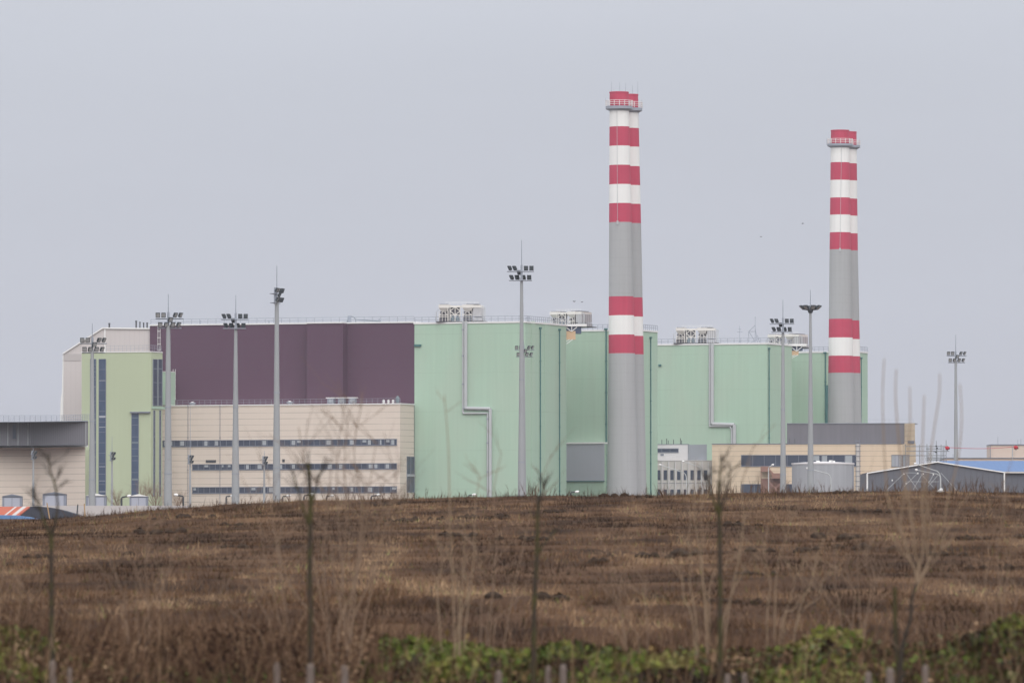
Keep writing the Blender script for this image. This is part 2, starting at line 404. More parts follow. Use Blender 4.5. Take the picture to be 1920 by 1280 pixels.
# crane cabins at the inner corner of each recess
def cabin(W, t, px0, px1, py, label, s=1.0):
    # bracketed landing just behind the side face: slab roof, dark glazed box, tan box, struts
    p = W.pt(t + 3, 0, 0); Y = p.y
    r = thing('rooftop_cabin', label, 'crane cabin', (X(px0, Y), Y, ROOF - 6), 'cabins hung at the reactor roof corners')
    def bx(a, b2, y0, y1, d0, d1, m, nm):
        mb = MB(); mb.box(X(a, Y, y0), X(b2, Y, y0), Y + d0, Y + d1, Z(y1, Y), Z(y0, Y)); mb.build(nm, M[m], r)
    k = s
    bx(px0 - 6, px0 + 36 * k, py, py + 4, -2, 5, 'trim', 'canopy')
    bx(px0 - 4, px0 + 26 * k, py + 4.2, py + 17 * k, -1, 4, 'bluegl', 'glazing')
    bx(px0 - 6, px0 + 15 * k, py + 13, py + 29 * k, -2.2, -1.1, 'tan', 'cabin_box')
    mb = MB()
    for a, b2 in (((px0 + 8, py + 4), (px0 + 8, py + 14)), ((px0 - 2, py + 6), (px0 + 7, py + 13)), ((px0 + 18, py + 5), (px0 + 8, py + 13)), ((px0 - 4, py + 38 * k), (px0 + 10, py + 28 * k)), ((px0 - 4, py + 33 * k), (px0 + 4, py + 28 * k))):
        mb.tube([P(a[0], a[1], Y - 2.4), P(b2[0], b2[1], Y - 2.4)], .1, 5)
    mb.build('strut', M['trim'], r); return r
cabin(S1, t1, 1064, 1100, 608, 'tan and blue cabin under white canopy beside the mint block left of the nearer chimneys')
cabin(S1b, t1b, 1486, 1514, 645, 'small blue glazed cabin under white canopy beside the mast with a ring of lamps', .72)

# ---- rooftop chillers (one prototype in local metres, copied)
def chiller_proto(label, loc, rz):
    r = thing('rooftop_chiller', label, 'cooling unit', loc, 'white cooling units on the reactor roofs', rz)
    def B(nm, m, boxes, par=r):
        mb = MB()
        for q in boxes: mb.box(*q)
        return mb.build(nm, M[m], par, local=True)
    B('skid', 'dark', [(-6.2, 6.2, -3, 3, .0, .25)])
    for x0 in (-5.6, .3):                        # two funnel-shaped hoods
        mb = MB(); mb.box(x0, x0 + 2.6, -3, 2.6, 3.55, 4.35)
        mb.solid([Vector((x0 + .45, -2.4, 2.75)), Vector((x0 + 2.2, -2.4, 2.75)), Vector((x0 + 2.2, 2, 2.75)), Vector((x0 + .45, 2, 2.75))],
                 [Vector((x0 + .05, -2.95, 3.55)), Vector((x0 + 2.55, -2.95, 3.55)), Vector((x0 + 2.55, 2.5, 3.55)), Vector((x0 + .05, 2.5, 3.55))])
        mb.build('hood', M['chill'], r, local=True)
        B('pump', 'chillgrey', [(x0 + .1, x0 + .9, -2.6, -1.8, .25, 1.1), (x0 + 1.1, x0 + 2.0, -2.6, -1.8, .25, .95), (x0 + .3, x0 + .9, -2.5, -1.9, 1.9, 2.5), (x0 + 1.3, x0 + 1.8, -2.5, -1.9, 2.0, 2.7), (x0 + .2, x0 + 2.4, -1.6, -1.2, .25, 2.7)])
        mb = MB()
        for zz in (1.35, 1.75): mb.tube([(x0, -2.9, zz), (x0 + 2.5, -2.9, zz)], .09, 5)
        for xx in (.1, .9, 1.7, 2.4): mb.tube([(x0 + xx, -2.9, .25), (x0 + xx, -2.9, 2.8)], .07, 5)
        mb.tube([(x0 + .2, -2.9, 1.8), (x0 + 1.2, -2.9, 2.7), (x0 + 2.2, -2.9, 1.8)], .07, 5)
        mb.build('pipework', M['chill'], r, local=True)
    B('header', 'chill', [(-3, .3, -2.9, -2.4, 3.8, 4.1), (-3, .3, 1.8, 2.3, 3.8, 4.1), (2.9, 4.9, -2.8, 2.5, 3.6, 4.25)])
    B('fan_deck', 'chillgrey', [(-5.4, -3.4, -2.5, 2, 4.35, 4.5), (1.2, 4.3, -2.5, 2, 4.35, 4.5)])
    mb = MB()                                    # cross-braced middle bay
    a0, a1, z0, z1, zm = -2.75, -.25, 1.75, 3.75, 2.75; am = (a0 + a1) / 2; y = -3.0
    for p, q in (((a0, z0 - 1.4), (a0, z1)), ((a1, z0 - 1.4), (a1, z1)), ((am, z0), (am, z1)), ((a0, z0), (a1, z0)), ((a0, z1), (a1, z1)), ((a0, zm), (am, z1)), ((am, z1), (a1, zm)), ((a0, zm), (am, z0)), ((am, z0), (a1, zm)), ((a0 - .55, .25), (a0 - .55, z1)), ((am, .3), (am, z0)), ((a0, z0 - .1), (am, .3)), ((a1, z0 - .1), (am, .3))):
        mb.tube([(p[0], y, p[1]), (q[0], y, q[1])], .11, 5)
    mb.build('braced_frame', M['chill'], r, local=True)
    B('dark_panel', 'chillgrey', [(a0, a1, -2.5, -2.3, z0, z1), (-3.3, -3.0, -2.4, 2, .25, 3.7)])
    for cx in (a0 + .62, a1 - .62):
        mb = MB(); mb.tube([(cx, -2.75, .35), (cx, -2.75, .8), (cx, -2.75, 1.7)], [.6, .58, .2], 12); mb.build('duct_cone', M['pipebl'], r, local=True)
    B('louvre_bank', 'coil', [(2.95, 5.0, -2.7, 2.4, 1.3, 3.6), (3.1, 5.3, -2.9, 2.2, .3, 1.1)])
    mb = MB(); mb.tube([(-6.2, -2.9, .2), (-6.2, -2.9, 2.6), (-5.6, -2.9, 3.1)], .09, 5); mb.build('access_pipe', M['duct'], r, local=True)
    mb = MB(); mb.tube([(5.65, -2.9, .2), (5.65, -2.9, 3.7)], .09, 5); mb.build('access_pipe', M['duct'], r, local=True)
    mb = MB(); mb.tube([(5.95, -2.9, .2), (5.95, -2.9, 3.7), (5.1, -2.9, 3.8)], .12, 5); mb.build('access_pipe', M['duct'], r, local=True)
    mb = MB()
    for xx in np.linspace(-4, 4.2, 9): mb.tube([(xx, -2, 4.35), (xx, -2, 5.0)], .03, 4)
    mb.tube([(-4, -2, 5.0), (4.2, -2, 5.0)], .03, 4); mb.tube([(-4, -2, 4.7), (4.2, -2, 4.7)], .03, 4)
    mb.build('railing', M['trim'], r, local=True)
    return r
def on_roof(px, Yadd, W):
    u = W.U(px); q = W.pt(u) + W.v * Yadd; return Vector((q.x, q.y, ROOF + .13))
c1 = chiller_proto('white rooftop cooling unit nearest the maroon hall above the bent wall duct', on_roof(857, 3.6, F), math.radians(-7))
q = P(1072, 606, 1830); dup(c1, (X(1073, 1800), 1800, ROOF - .2), 'white cooling unit on the roof just left of the nearer pair of chimneys', math.radians(-30), (.86, 1, .92))
dup(c1, on_roof(1299, 3.6, F2w), 'white cooling unit on the far reactor roof beside the thin cross-shaped aerial', math.radians(-7), (1, 1, 1))
dup(c1, (X(1480, 1975), 1975, ROOF - .3), 'white cooling unit behind the lamp cluster of the mast left of the ring-lamp mast', math.radians(-30), (.92, 1, .9))

# ---- maroon hall
Fm = Wall(777, F.pt(uF0).y + .15, 19)
def mu(px): return Fm.U(px, 700)
mr = thing('turbine_hall', 'long maroon clad hall rising behind the cream office wing', 'industrial hall', (Fm.o.x - 30, Fm.o.y, PAD))
zt = ROOF + .1
MB().prism(foot(Fm.pt(mu(281)), Fm.pt(mu(584)), Fm.pt(mu(584), 0, 3.2), Fm.pt(mu(651), 0, 3.2), Fm.pt(mu(651)), Fm.pt(-.02), Fm.pt(-.02, 0, -40), Fm.pt(mu(281), 0, -40)), PAD - 1, zt).build('wall', M['maroon'], mr)
mb = MB(); Fm.ubox(mb, mu(280), -.05, zt, zt + .3, -40, .3); Fm.ubox(mb, mu(583.5), mu(651.5), zt + .003, zt + .297, .2, 3.5); mb.build('roof', M['trim'], mr)
railing(mr, [Fm.pt(mu(281), zt + .3, -.6), Fm.pt(-.3, zt + .3, -.6)], 1.3, 2.2, .055)
def ladder(root, W, px, py0, py1, wd=.7, m='trim', step=1.6):
    mb = MB(); u = W.U(px, (py0 + py1) / 2); z1, z0 = W.Zp(px, py0), W.Zp(px, py1)
    for s in (-wd / 2, wd / 2): mb.tube([W.pt(u + s, z0, .5), W.pt(u + s, z1, .5)], .06, 4)
    z = z0
    while z < z1: mb.tube([W.pt(u - wd * .75, z, .5), W.pt(u + wd * .75, z, .5)], .07, 4); z += step
    return mb.build('ladder', M[m], root)
ladder(mr, Fm, 299.5, 612, 657, .6); ladder(mr, Fm, 328, 692, 748, .6)
mb = MB()
for px, h in ((650, 1.7), (370, 1.0), (499, .8), (706, .9)):
    u = mu(px); p = Fm.pt(u, zt + .3, -2); mb.tube([p, p + Vector((0, 0, h))], .45 if px == 650 else .15, 8)
mb.build('roof_vent', M['rail'], mr)
mb = MB(); 
for i in range(9):
    a = math.pi * i / 8; c = Fm.pt(mu(651), zt + .3, -3)
    a2 = math.pi * (i + 1) / 8
    if i < 8: mb.tube([c + Fm.u * math.cos(a) * 1.2 + Vector((0, 0, math.sin(a) * 1.6)), c + Fm.u * math.cos(a2) * 1.2 + Vector((0, 0, math.sin(a2) * 1.6))], .09, 5)
mb.tube([Fm.pt(mu(660), zt + 1.0, -3), Fm.pt(mu(706), zt + .6, -3)], .12, 5)
mb.build('roof_pipe', M['pipebl'], mr)

# ---- cream office wing with ribbon windows
C = Wall(750, 1762, A); Cs = C.side(0); zc = C.Zp(750, 757.5)
cr_ = thing('office_wing', 'cream panelled office wing with three long ribbon windows', 'office building', (C.o.x - 30, C.o.y, PAD))
uc0 = C.U(300)
MB().prism(foot(C.pt(uc0), C.pt(0), Cs.pt(Cs.U(777) - .25), C.pt(uc0, 0, -9)), PAD - 1, zc).build('wall', M['cream'], cr_)
mb = MB(); C.ubox(mb, uc0 - .1, .15, zc, zc + .25, -1, .2); q = Cs; Cs.ubox(mb, .3, Cs.U(777) - .3, zc + .003, zc + .247, -1, .2); mb.build('parapet', M['trim'], cr_)
railing(cr_, [C.pt(C.U(310), zc + .25, -.5), C.pt(-.1, zc + .25, -.5)], 1.2, 1.5, .03)
def ribbon(root, W, px0, px1, py0, py1, seed, mull=1.55, name='window', gm='glass', blinds=.2):
    rnd = random.Random(seed)
    mb = MB(); W.box(mb, px0, px1, py0, py1, -.05, .04); win = mb.build(name, M[gm], root)
    fr = MB(); pm = (py0 + py1) / 2; u0, u1 = W.U(px0, pm), W.U(px1, pm); xm = (px0 + px1) / 2; z1, z0 = W.Zp(xm, py0), W.Zp(xm, py1)
    W.ubox(fr, u0 - .1, u1 + .1, z1 - .06, z1 + .1, -.02, .16); W.ubox(fr, u0 - .1, u1 + .1, z0 - .12, z0 + .06, -.02, .2)
    bl = MB(); n = max(1, round((u1 - u0) / mull)); s = (u1 - u0) / n; nb = 0
    for i in range(n + 1): W.ubox(fr, u0 + i * s - .05, u0 + i * s + .05, z0 + .062, z1 - .062, .0, .13)
    for i in range(n):
        if rnd.random() < blinds:
            a = u0 + i * s + .1 + rnd.random() * .3; b2 = a + s * (.25 + .5 * rnd.random()); zz = z0 + (z1 - z0) * rnd.choice([.1, .15, .5])
            W.ubox(bl, a, min(b2, u0 + (i + 1) * s - .1), zz, z1 - .15, .03, .07); nb += 1
    fr.build('window_frame', M['frame'], win)
    if nb: bl.build('blind', M['blind'], win)
    return win
ribbon(cr_, C, 305, 744, 824.5, 835.5, 1, 1.6, blinds=.4)
ribbon(cr_, C, 361, 744, 869.5, 879.5, 2, 1.6, blinds=.4)
ribbon(cr_, C, 361, 744, 912.5, 923.5, 3, 1.6, blinds=.35)
for a in ((386, 405, 862, 867), (529.5, 534, 860.5, 866)):
    mb = MB(); C.box(mb, *a, -.05, .1); mb.build('vent_grille', M['dark'], cr_)
w_ = ribbon(cr_, Cs, 762.5, 776.5, 856, 922, 4, 2.2, blinds=0)
mb = MB(); Cs.box(mb, 762.5, 776.5, 888.5, 893, .1, .25); mb.build('spandrel', M['greypanel'], cr_)
for px in (353, 413): downpipe(cr_, C, px, 760, 950, .06, 'frame', box=False)
# things standing on its terrace roof
for i, (px, lb) in enumerate(((614, 'terrace air conditioner under white lid, leftmost of the three on the office roof'), (634, 'terrace air conditioner under white lid, middle of the three on the office roof'), (654, 'terrace air conditioner under white lid, rightmost of the three on the office roof'))):
    u = C.U(px); p = C.pt(u, zc + .01, -2.4)
    r = thing('air_conditioner', lb, 'air conditioner', p, 'air conditioners on the office roof', math.radians(-A))
    mb = MB(); mb.box(-.85, .85, -.6, .6, .15, 1.65); mb.build('casing', M['kiosk'], r, local=True)
    mb = MB(); mb.box(-1.15, 1.15, -.8, .8, 1.65, 1.85); mb.build('lid', M['trim'], r, local=True)
    mb = MB(); mb.tube([(0, -.61, 1.0), (0, -.72, 1.0)], .45, 12); mb.box(.5, .75, -.68, -.602, .3, 1.5); mb.build('fan_guard', M['blind'], r, local=True)
    mb = MB()
    for a in (-.8, .8): mb.box(a - .1, a + .1, -.5, .5, 0, .15)
    mb.build('feet', M['dark'], r, local=True)
for px, lb in ((713.5, 'small white roof vent cowl, leftmost of three beside the grey tank'), (722.5, 'small white roof vent cowl, middle of three beside the grey tank'), (731, 'small white roof vent cowl nearest the grey tank on the office roof')):
    p = C.pt(C.U(px), zc, -2); mb = MB()
    mb.tube([(0, 0, 0), (0, 0, .35), (0, 0, .4), (0, 0, .75), (0, 0, 1.15)], [.42, .42, .2, .35, .22], 10)
    o = mb.build('roof_cowl', M['trim']); o.location = p; tag(o, lb, 'roof vent', 'white roof cowls by the tank')
p = C.pt(C.U(739.5), zc, -2); mb = MB(); mb.tube([(0, 0, 0), (0, 0, 1.0), (0, 0, 1.5), (0, 0, 1.8), (0, 0, 2.1)], [.38, .5, .52, .4, .15], 12)
o = mb.build('roof_tank', M['pipebl'], smooth=True); o.location = p; tag(o, 'rounded grey tank at the right end of the office wing roof', 'tank')
for px, lb in ((354, 'low grey roof fan with white cap near the lime green stair tower'), (536.5, 'low grey roof fan with white cap right of the tallest left-hand mast')):
    p = C.pt(C.U(px), zc, -2.2); r = thing('roof_fan', lb, 'roof fan', p, 'low roof fans on the office wing')
    mb = MB(); mb.tube([(0, 0, 0), (0, 0, .5), (0, 0, .55), (0, 0, .85)], [.55, .55, .8, .8], 12); mb.build('housing', M['rail'], r, local=True)
    mb = MB(); mb.tube([(0, 0, .855), (0, 0, 1.05), (0, 0, 1.12)], [.7, .3, .12], 12); mb.build('cap', M['trim'], r, local=True)

# ---- lime green stair tower
Lw = Wall(283, 1768, A); Ls = Lw.side(0); zl = Lw.Zp(283, 660)
lr = thing('stair_tower', 'lime green tower with tall glass strips beside the maroon hall', 'tower', (Lw.o.x - 8, Lw.o.y, PAD))
ul0 = Lw.U(153)
MB().prism(foot(Lw.pt(ul0), Lw.pt(0), Ls.pt(Ls.U(304.5)), Lw.pt(ul0) + Lw.v * Ls.U(304.5)), PAD - 1, zl).build('wall', M['lime'], lr)
mb = MB(); Lw.ubox(mb, ul0 - .15, .15, zl, zl + .22, -Ls.U(304.5), .15); mb.build('roof', M['trim'], lr)
railing(lr, [Lw.pt(Lw.U(198), zl + .22, -.4), Lw.pt(-.2, zl + .22, -.4), Ls.pt(Ls.U(304.5), zl + .22, -.3)], 1.5, 1.1, .03)
def strip(root, W, px0, px1, py0, py1, seed, gm='glassblue', floors=12, nm='window'):
    rnd = random.Random(seed)
    mb = MB(); W.box(mb, px0, px1, py0, py1, -.05, .04); win = mb.build(nm, M[gm], root)
    fr = MB(); bl = MB(); h = (py1 - py0) / floors
    W.box(fr, px0 - .4, px0 + .35, py0, py1, .0, .14); W.box(fr, px1 - .35, px1 + .4, py0, py1, .003, .143)
    for i in range(floors + 1): W.box(fr, px0 + .36, px1 - .36, py0 + i * h - .35, py0 + i * h + .35, .0, .11)
    fr.build('window_frame', M['frame'], win)
    for i in range(floors):
        if rnd.random() < .55:
            y = py0 + (i + rnd.random() * .7) * h; W.box(bl, px0 + .5, px1 - .5, y, y + rnd.choice([.8, 1.2, 3.5]), .03, .07)
    if bl.v: bl.build('stair_landing', M['pipebl' if seed % 2 else 'greypanel'], win)
    return win
strip(lr, Lw, 169.5, 180, 673, 947, 1, floors=16); strip(lr, Lw, 185.5, 198.5, 673, 947, 2, floors=14)
strip(lr, Lw, 247, 260, 774, 930, 3, floors=7)
mb = MB(); Lw.box(mb, 245.5, 282.5, 771.5, 774, -.05, .7); mb.build('canopy', M['frame'], lr)
for a, n in (((286.5, 294.5, 673.5, 760.5), 2), ((296.5, 303.5, 673.5, 760.5), 2), ((287.5, 290, 769, 930), 8), ((298.5, 301, 769, 930), 8)):
    strip(lr, Ls, *a, 11, 'glass', n)
mb = MB(); Ls.box(mb, 284.5, 309, 762, 766.5, -.05, .2); mb.build('string_course', M['mint'], lr)

# mint corner block between the tower and the hall
Mb = Wall(316, 1784, A); o = thing('link_block', 'narrow mint green block on the office roof beside the lime tower', 'building', (Mb.o.x - 1, Mb.o.y, PAD))
zz = Mb.Zp(312, 697); MB().prism(foot(Mb.pt(Mb.U(304)), Mb.pt(Mb.U(316)), Mb.pt(Mb.U(316), 0, -4), Mb.pt(Mb.U(304), 0, -4)), zc + .26, zz).build('wall', M['mint'], o)
mb = MB(); Mb.box(mb, 303.5, 316.5, 696, 697, -4, .2); mb.build('roof', M['trim'], o)

# ---- white clad hall at the far left
Ww = Wall(281, 1795, 14); wr = thing('clad_hall', 'white clad hall with a slanting roof edge behind the lime tower', 'industrial hall', (Ww.o.x - 15, Ww.o.y, PAD))
prof = [(118.5, 990), (289, 990), (289, 632), (282, 632), (282, 616), (193, 615), (118.5, 663)]
pp = [Ww.pt(Ww.U(x, y), Ww.Zp(x, y)) for x, y in prof]; bk = [p + Ww.v * 25 for p in pp]
mb = MB(); mb.solid(bk, pp); mb.build('wall', M['whiteclad'], wr)
mb = MB()
q = [Ww.pt(Ww.U(x, y), Ww.Zp(x, y), .15) for x, y in ((118.5, 663), (193, 615), (282, 616))]
for a, b2 in zip(q, q[1:]):
    d = (b2 - a).normalized(); n_ = Vector((0, 0, 1)) ; mb.obox((a + b2) / 2, d * ((b2 - a).length / 2), Ww.v * .3, Vector((0, 0, .16)))
mb.build('roof_edge', M['trim'], wr)
mb = MB(); Ww.box(mb, 196, 198, 616, 660, -.05, .25); Ww.box(mb, 117.8, 119.2, 664, 790, -.05, .25); mb.build('corner_trim', M['trim'], wr)
mb = MB(); Ww.box(mb, 120, 152, 663, 676, -.05, .12); mb.build('upper_panel', M['officeg'], wr)
def sheet_pts():
    pts = [(118.5, 672), (117.8, 700), (117.0, 735), (115.0, 745), (114.0, 770), (113.5, 792), (118.5, 792)]
    return [Ww.pt(Ww.U(x, y), Ww.Zp(x, y), .4) for x, y in pts]
q = sheet_pts(); mb = MB(); mb.solid([p + Ww.v * .8 for p in q], q); mb.build('cover_sheet', M['trim'], wr)
mb = MB()
for px, h, r_ in ((200.5, 1.5, .3), (251, 2.1, .28), (258, 1.8, .22), (265, 1.6, .22), (271.5, 1.6, .26)):
    u = Ww.U(px, 610); p = Ww.pt(u, Ww.Zp(px, 616), -2); mb.tube([p - Vector((0, 0, .5)), p + Vector((0, 0, h - .3)), p + Vector((0, 0, h - .25)), p + Vector((0, 0, h))], [r_ * .7, r_ * .7, r_, r_ * .8], 8)
mb.build('roof_stack', M['dark'], wr)

# ---- far-left louvred block
Dw = Wall(117, 1700, 4); Ds = Dw.side(0); dr = thing('louvred_hall', 'cream block topped by a dark grey louvred storey at the left edge', 'industrial hall', (Dw.o.x - 10, Dw.o.y, PAD))
zd, zd1, zd2 = Dw.Zp(117, 839), Dw.Zp(117, 836), Dw.Zp(117, 792)
dd = Wall(117, 1700, 62); te = dd.U(160); te2 = dd.U(167.5)
MB().prism(foot(Dw.pt(-32), Dw.pt(0), dd.pt(te), Dw.pt(-32, 0, -20)), PAD - 1, zd).build('wall', M['cream'], dr)
f2 = foot(Dw.pt(-32, 0, .4), Dw.pt(0, 0, .4), dd.pt(te2, 0, .3), Dw.pt(-32, 0, -20)); MB().prism(f2, zd + .003, zd1).build('ledge', M['trim'], dr)
MB().prism(f2, zd1, zd2).build('louvred_storey', M['louvre'], dr)
f3 = foot(Dw.pt(-32, 0, .5), Dw.pt(0.05, 0, .5), dd.pt(te2 + .1, 0, .4), Dw.pt(-32, 0, -20)); MB().prism(f3, zd2, zd2 + .25).build('roof', M['rail'], dr)
for px in (-12, 15.5, 34.5, 53, 72, 91, 103.5, 115): mb = MB(); Dw.box(mb, px - .7, px + .7, 792.5, 836, .38, .62); mb.build('mullion', M['duct'], dr)
for i in range(9): mb = MB(); u = te2 * (i + .5) / 9; dd.ubox(mb, u - .22, u + .22, zd1, zd2, .28, .6); mb.build('mullion', M['duct' if i % 3 else 'rail'], dr)
for a in ((24.5, 30.5, 796.5, 822), (84.5, 91, 795.5, 821.5)): mb = MB(); Dw.box(mb, *a, .3, .8); mb.build('window', M['glass'], dr)
railing(dr, [Dw.pt(-32, zd2 + .25, 0), Dw.pt(-.1, zd2 + .25, 0), dd.pt(te2, zd2 + .25, 0)], 1.45, 1.3, .05, 3, m='rail')
Es = Wall(162, 1712, 14); mb = MB(); Es.box(mb, 152, 166, 843, 985, -3, 0); mb.build('green_return', M['lime'], lr)

# ================================================================== CHIMNEYS
def chimney(tops, Y, bands, label, name='chimney'):
    """tops: rows (py, left px, right px)"""
    def row(py):
        ys = [t[0] for t in tops]
        return np.interp(py, ys, [t[1] for t in tops]), np.interp(py, ys, [t[2] for t in tops])
    l, r = row(tops[-1][0]); c0 = P((l + r) / 2, tops[-1][0], Y)
    root = thing(name, label, 'chimney', (c0.x, Y, PAD), 'red and white banded chimneys')
    for nm, m, y0, y1 in bands:
        mb = MB(); n = max(2, int((y1 - y0) / 40) + 1); pts = []; rs = []
        for i in range(n + 1):
            y = y0 + (y1 - y0) * i / n; l, r = row(y); a, b2 = P(l, y, Y), P(r, y, Y)
            pts.append((a + b2) / 2); rs.append((b2.x - a.x) / 2)
        mb.tube(pts, rs, 40, False); mb.build(nm, M[m], root, smooth=True)
    # open rim
    l, r = row(tops[0][0]); a, b2 = P(l, tops[0][0], Y), P(r, tops[0][0], Y); c = (a + b2) / 2; rr = (b2.x - a.x) / 2
    mb = MB(); mb.tube([c + Vector((0, 0, -.2)), c + Vector((0, 0, .12))], rr + .08, 40); mb.build('rim', M['red'], root)
    mb = MB(); mb.tube([c + Vector((0, 0, .1)), c + Vector((0, 0, .16))], rr * .8, 40); mb.build('flue', M['dark'], root)
    return root, row
def bands(top, ys, bottom):
    seq = ['red', 'white', 'red', 'white', 'red', 'white', 'red', 'conc', 'red', 'white', 'red', 'conc']
    e = [top] + ys + [bottom]
    nm = {'red': 'red_band', 'white': 'white_band', 'conc': 'shaft'}
    return [(nm[s], s, e[i], e[i + 1]) for i, s in enumerate(seq)]
ch1, row1 = chimney([(173.5, 1143, 1178.5), (417, 1142, 1184.5), (662, 1141, 1190.5), (965, 1137.5, 1198)], 1783,
                    bands(173.5, [202, 238, 274, 310, 346, 381.5, 417, 556, 591.5, 627.5, 662.5], 965), 'front chimney of the nearer and taller red and white pair')
ch2, row2 = chimney([(178, 1162, 1196.5), (419, 1162, 1202), (664, 1161, 1207), (965, 1157, 1213)], 1791.5,
                    bands(178, [205, 241, 276, 312.5, 348, 383, 419, 558, 594, 630, 664.5], 965), 'rear chimney of the nearer and taller red and white pair')
ch3, row3 = chimney([(245, 1558, 1592), (468, 1555.5, 1595.5), (699, 1553, 1600), (860, 1551, 1604.5)], 1972,
                    bands(245, [272, 305, 338, 371, 403, 436, 468, 598, 633, 667, 699], 860), 'front chimney of the farther and shorter red and white pair')
ch4, row4 = chimney([(248, 1573, 1606), (471, 1571, 1608.5), (702, 1568, 1613.5), (860, 1566, 1617)], 1981,
                    bands(248, [275, 307, 339, 373, 405, 438, 470, 601, 636, 668, 699.5], 860), 'rear chimney of the farther and shorter red and white pair')
def platform(root, row, yp, pl, pr, Y, yr, thick, front):
    """ring gallery with railing at row yp"""
    l, r = row(yp); c = P((l + r) / 2, yp, Y); rin = (P(r, yp, Y).x - P(l, yp, Y).x) / 2 + .02
    rout = rin + .95; n = 40; mb = MB(); z0, z1 = c.z - thick, c.z
    for i in range(n):
        a, b2 = 2 * math.pi * i / n, 2 * math.pi * (i + 1) / n
        def q(t, R, z): return Vector((c.x + R * math.cos(t), c.y + R * math.sin(t), z))
        mb.quad(q(a, rin, z1), q(a, rout, z1), q(b2, rout, z1), q(b2, rin, z1)); mb.quad(q(a, rin, z0 - .5), q(b2, rin, z0 - .5), q(b2, rout, z0), q(a, rout, z0))
        mb.quad(q(a, rout, z0), q(b2, rout, z0), q(b2, rout, z1), q(a, rout, z1))
    pf = mb.build('gallery', M['rail'], root)
    mb = MB(); H = P(0, yr, Y).z - c.z
    for i in range(16):
        t = 2 * math.pi * i / 16; p = Vector((c.x + rout * math.cos(t), c.y + rout * math.sin(t), z1)); mb.tube([p, p + Vector((0, 0, H))], .07, 4)
    for h in (H * .35, H * .68, H):
        mb.tube([Vector((c.x + rout * math.cos(2 * math.pi * i / 32), c.y + rout * math.sin(2 * math.pi * i / 32), z1 + h)) for i in range(33)], .055, 4, False)
    mb.build('gallery_railing', M['white'], pf)
platform(ch1, row1, 199.5, 0, 0, 1783, 189, .7, True); platform(ch2, row2, 203, 0, 0, 1791.5, 192, .7, False)
platform(ch3, row3, 270, 0, 0, 1972, 261, .6, True); platform(ch4, row4, 273, 0, 0, 1981, 264, .6, False)
def rods(root, Y, lst, r=.05, m='rail'):
    mb = MB()
    for px, y0, y1 in lst: mb.tube([P(px, y1, Y), P(px, y0, Y)], [r, r * .6], 4)
    mb.build('lightning_rod', M[m], root)
rods(ch1, 1783, [(1146.5, 153, 176), (1162, 155, 176), (1173, 156, 176), (1135.5, 184, 200)], .045)
rods(ch2, 1791.5, [(1196, 153, 181), (1186, 160, 181), (1203.5, 187, 204)], .045)
rods(ch3, 1972, [(1550, 259, 272), (1566, 258, 270)], .05); rods(ch4, 1981, [(1612, 261, 276)], .05)
def conduit(root, row, Y, pts, r=.05):
    mb = MB(); q = []
    for px, py in pts:
        l, rr = row(py); c = P((l + rr) / 2, py, Y); a = P(px, py, Y); R = (P(rr, py, Y).x - P(l, py, Y).x) / 2
        dx = a.x - c.x; q.append(Vector((a.x, Y - math.sqrt(max(R * R - dx * dx, 0)) - .1, a.z)))
    mb.tube(q, r, 5); mb.tube([q[-1], q[-1] + Vector((0, 0, -.9))], .28, 6); mb.build('conduit', M['duct'], root)
conduit(ch1, row1, 1783, [(1156.5, 207), (1157.5, 415)]); conduit(ch3, row3, 1972, [(1577, 276), (1574, 466)])

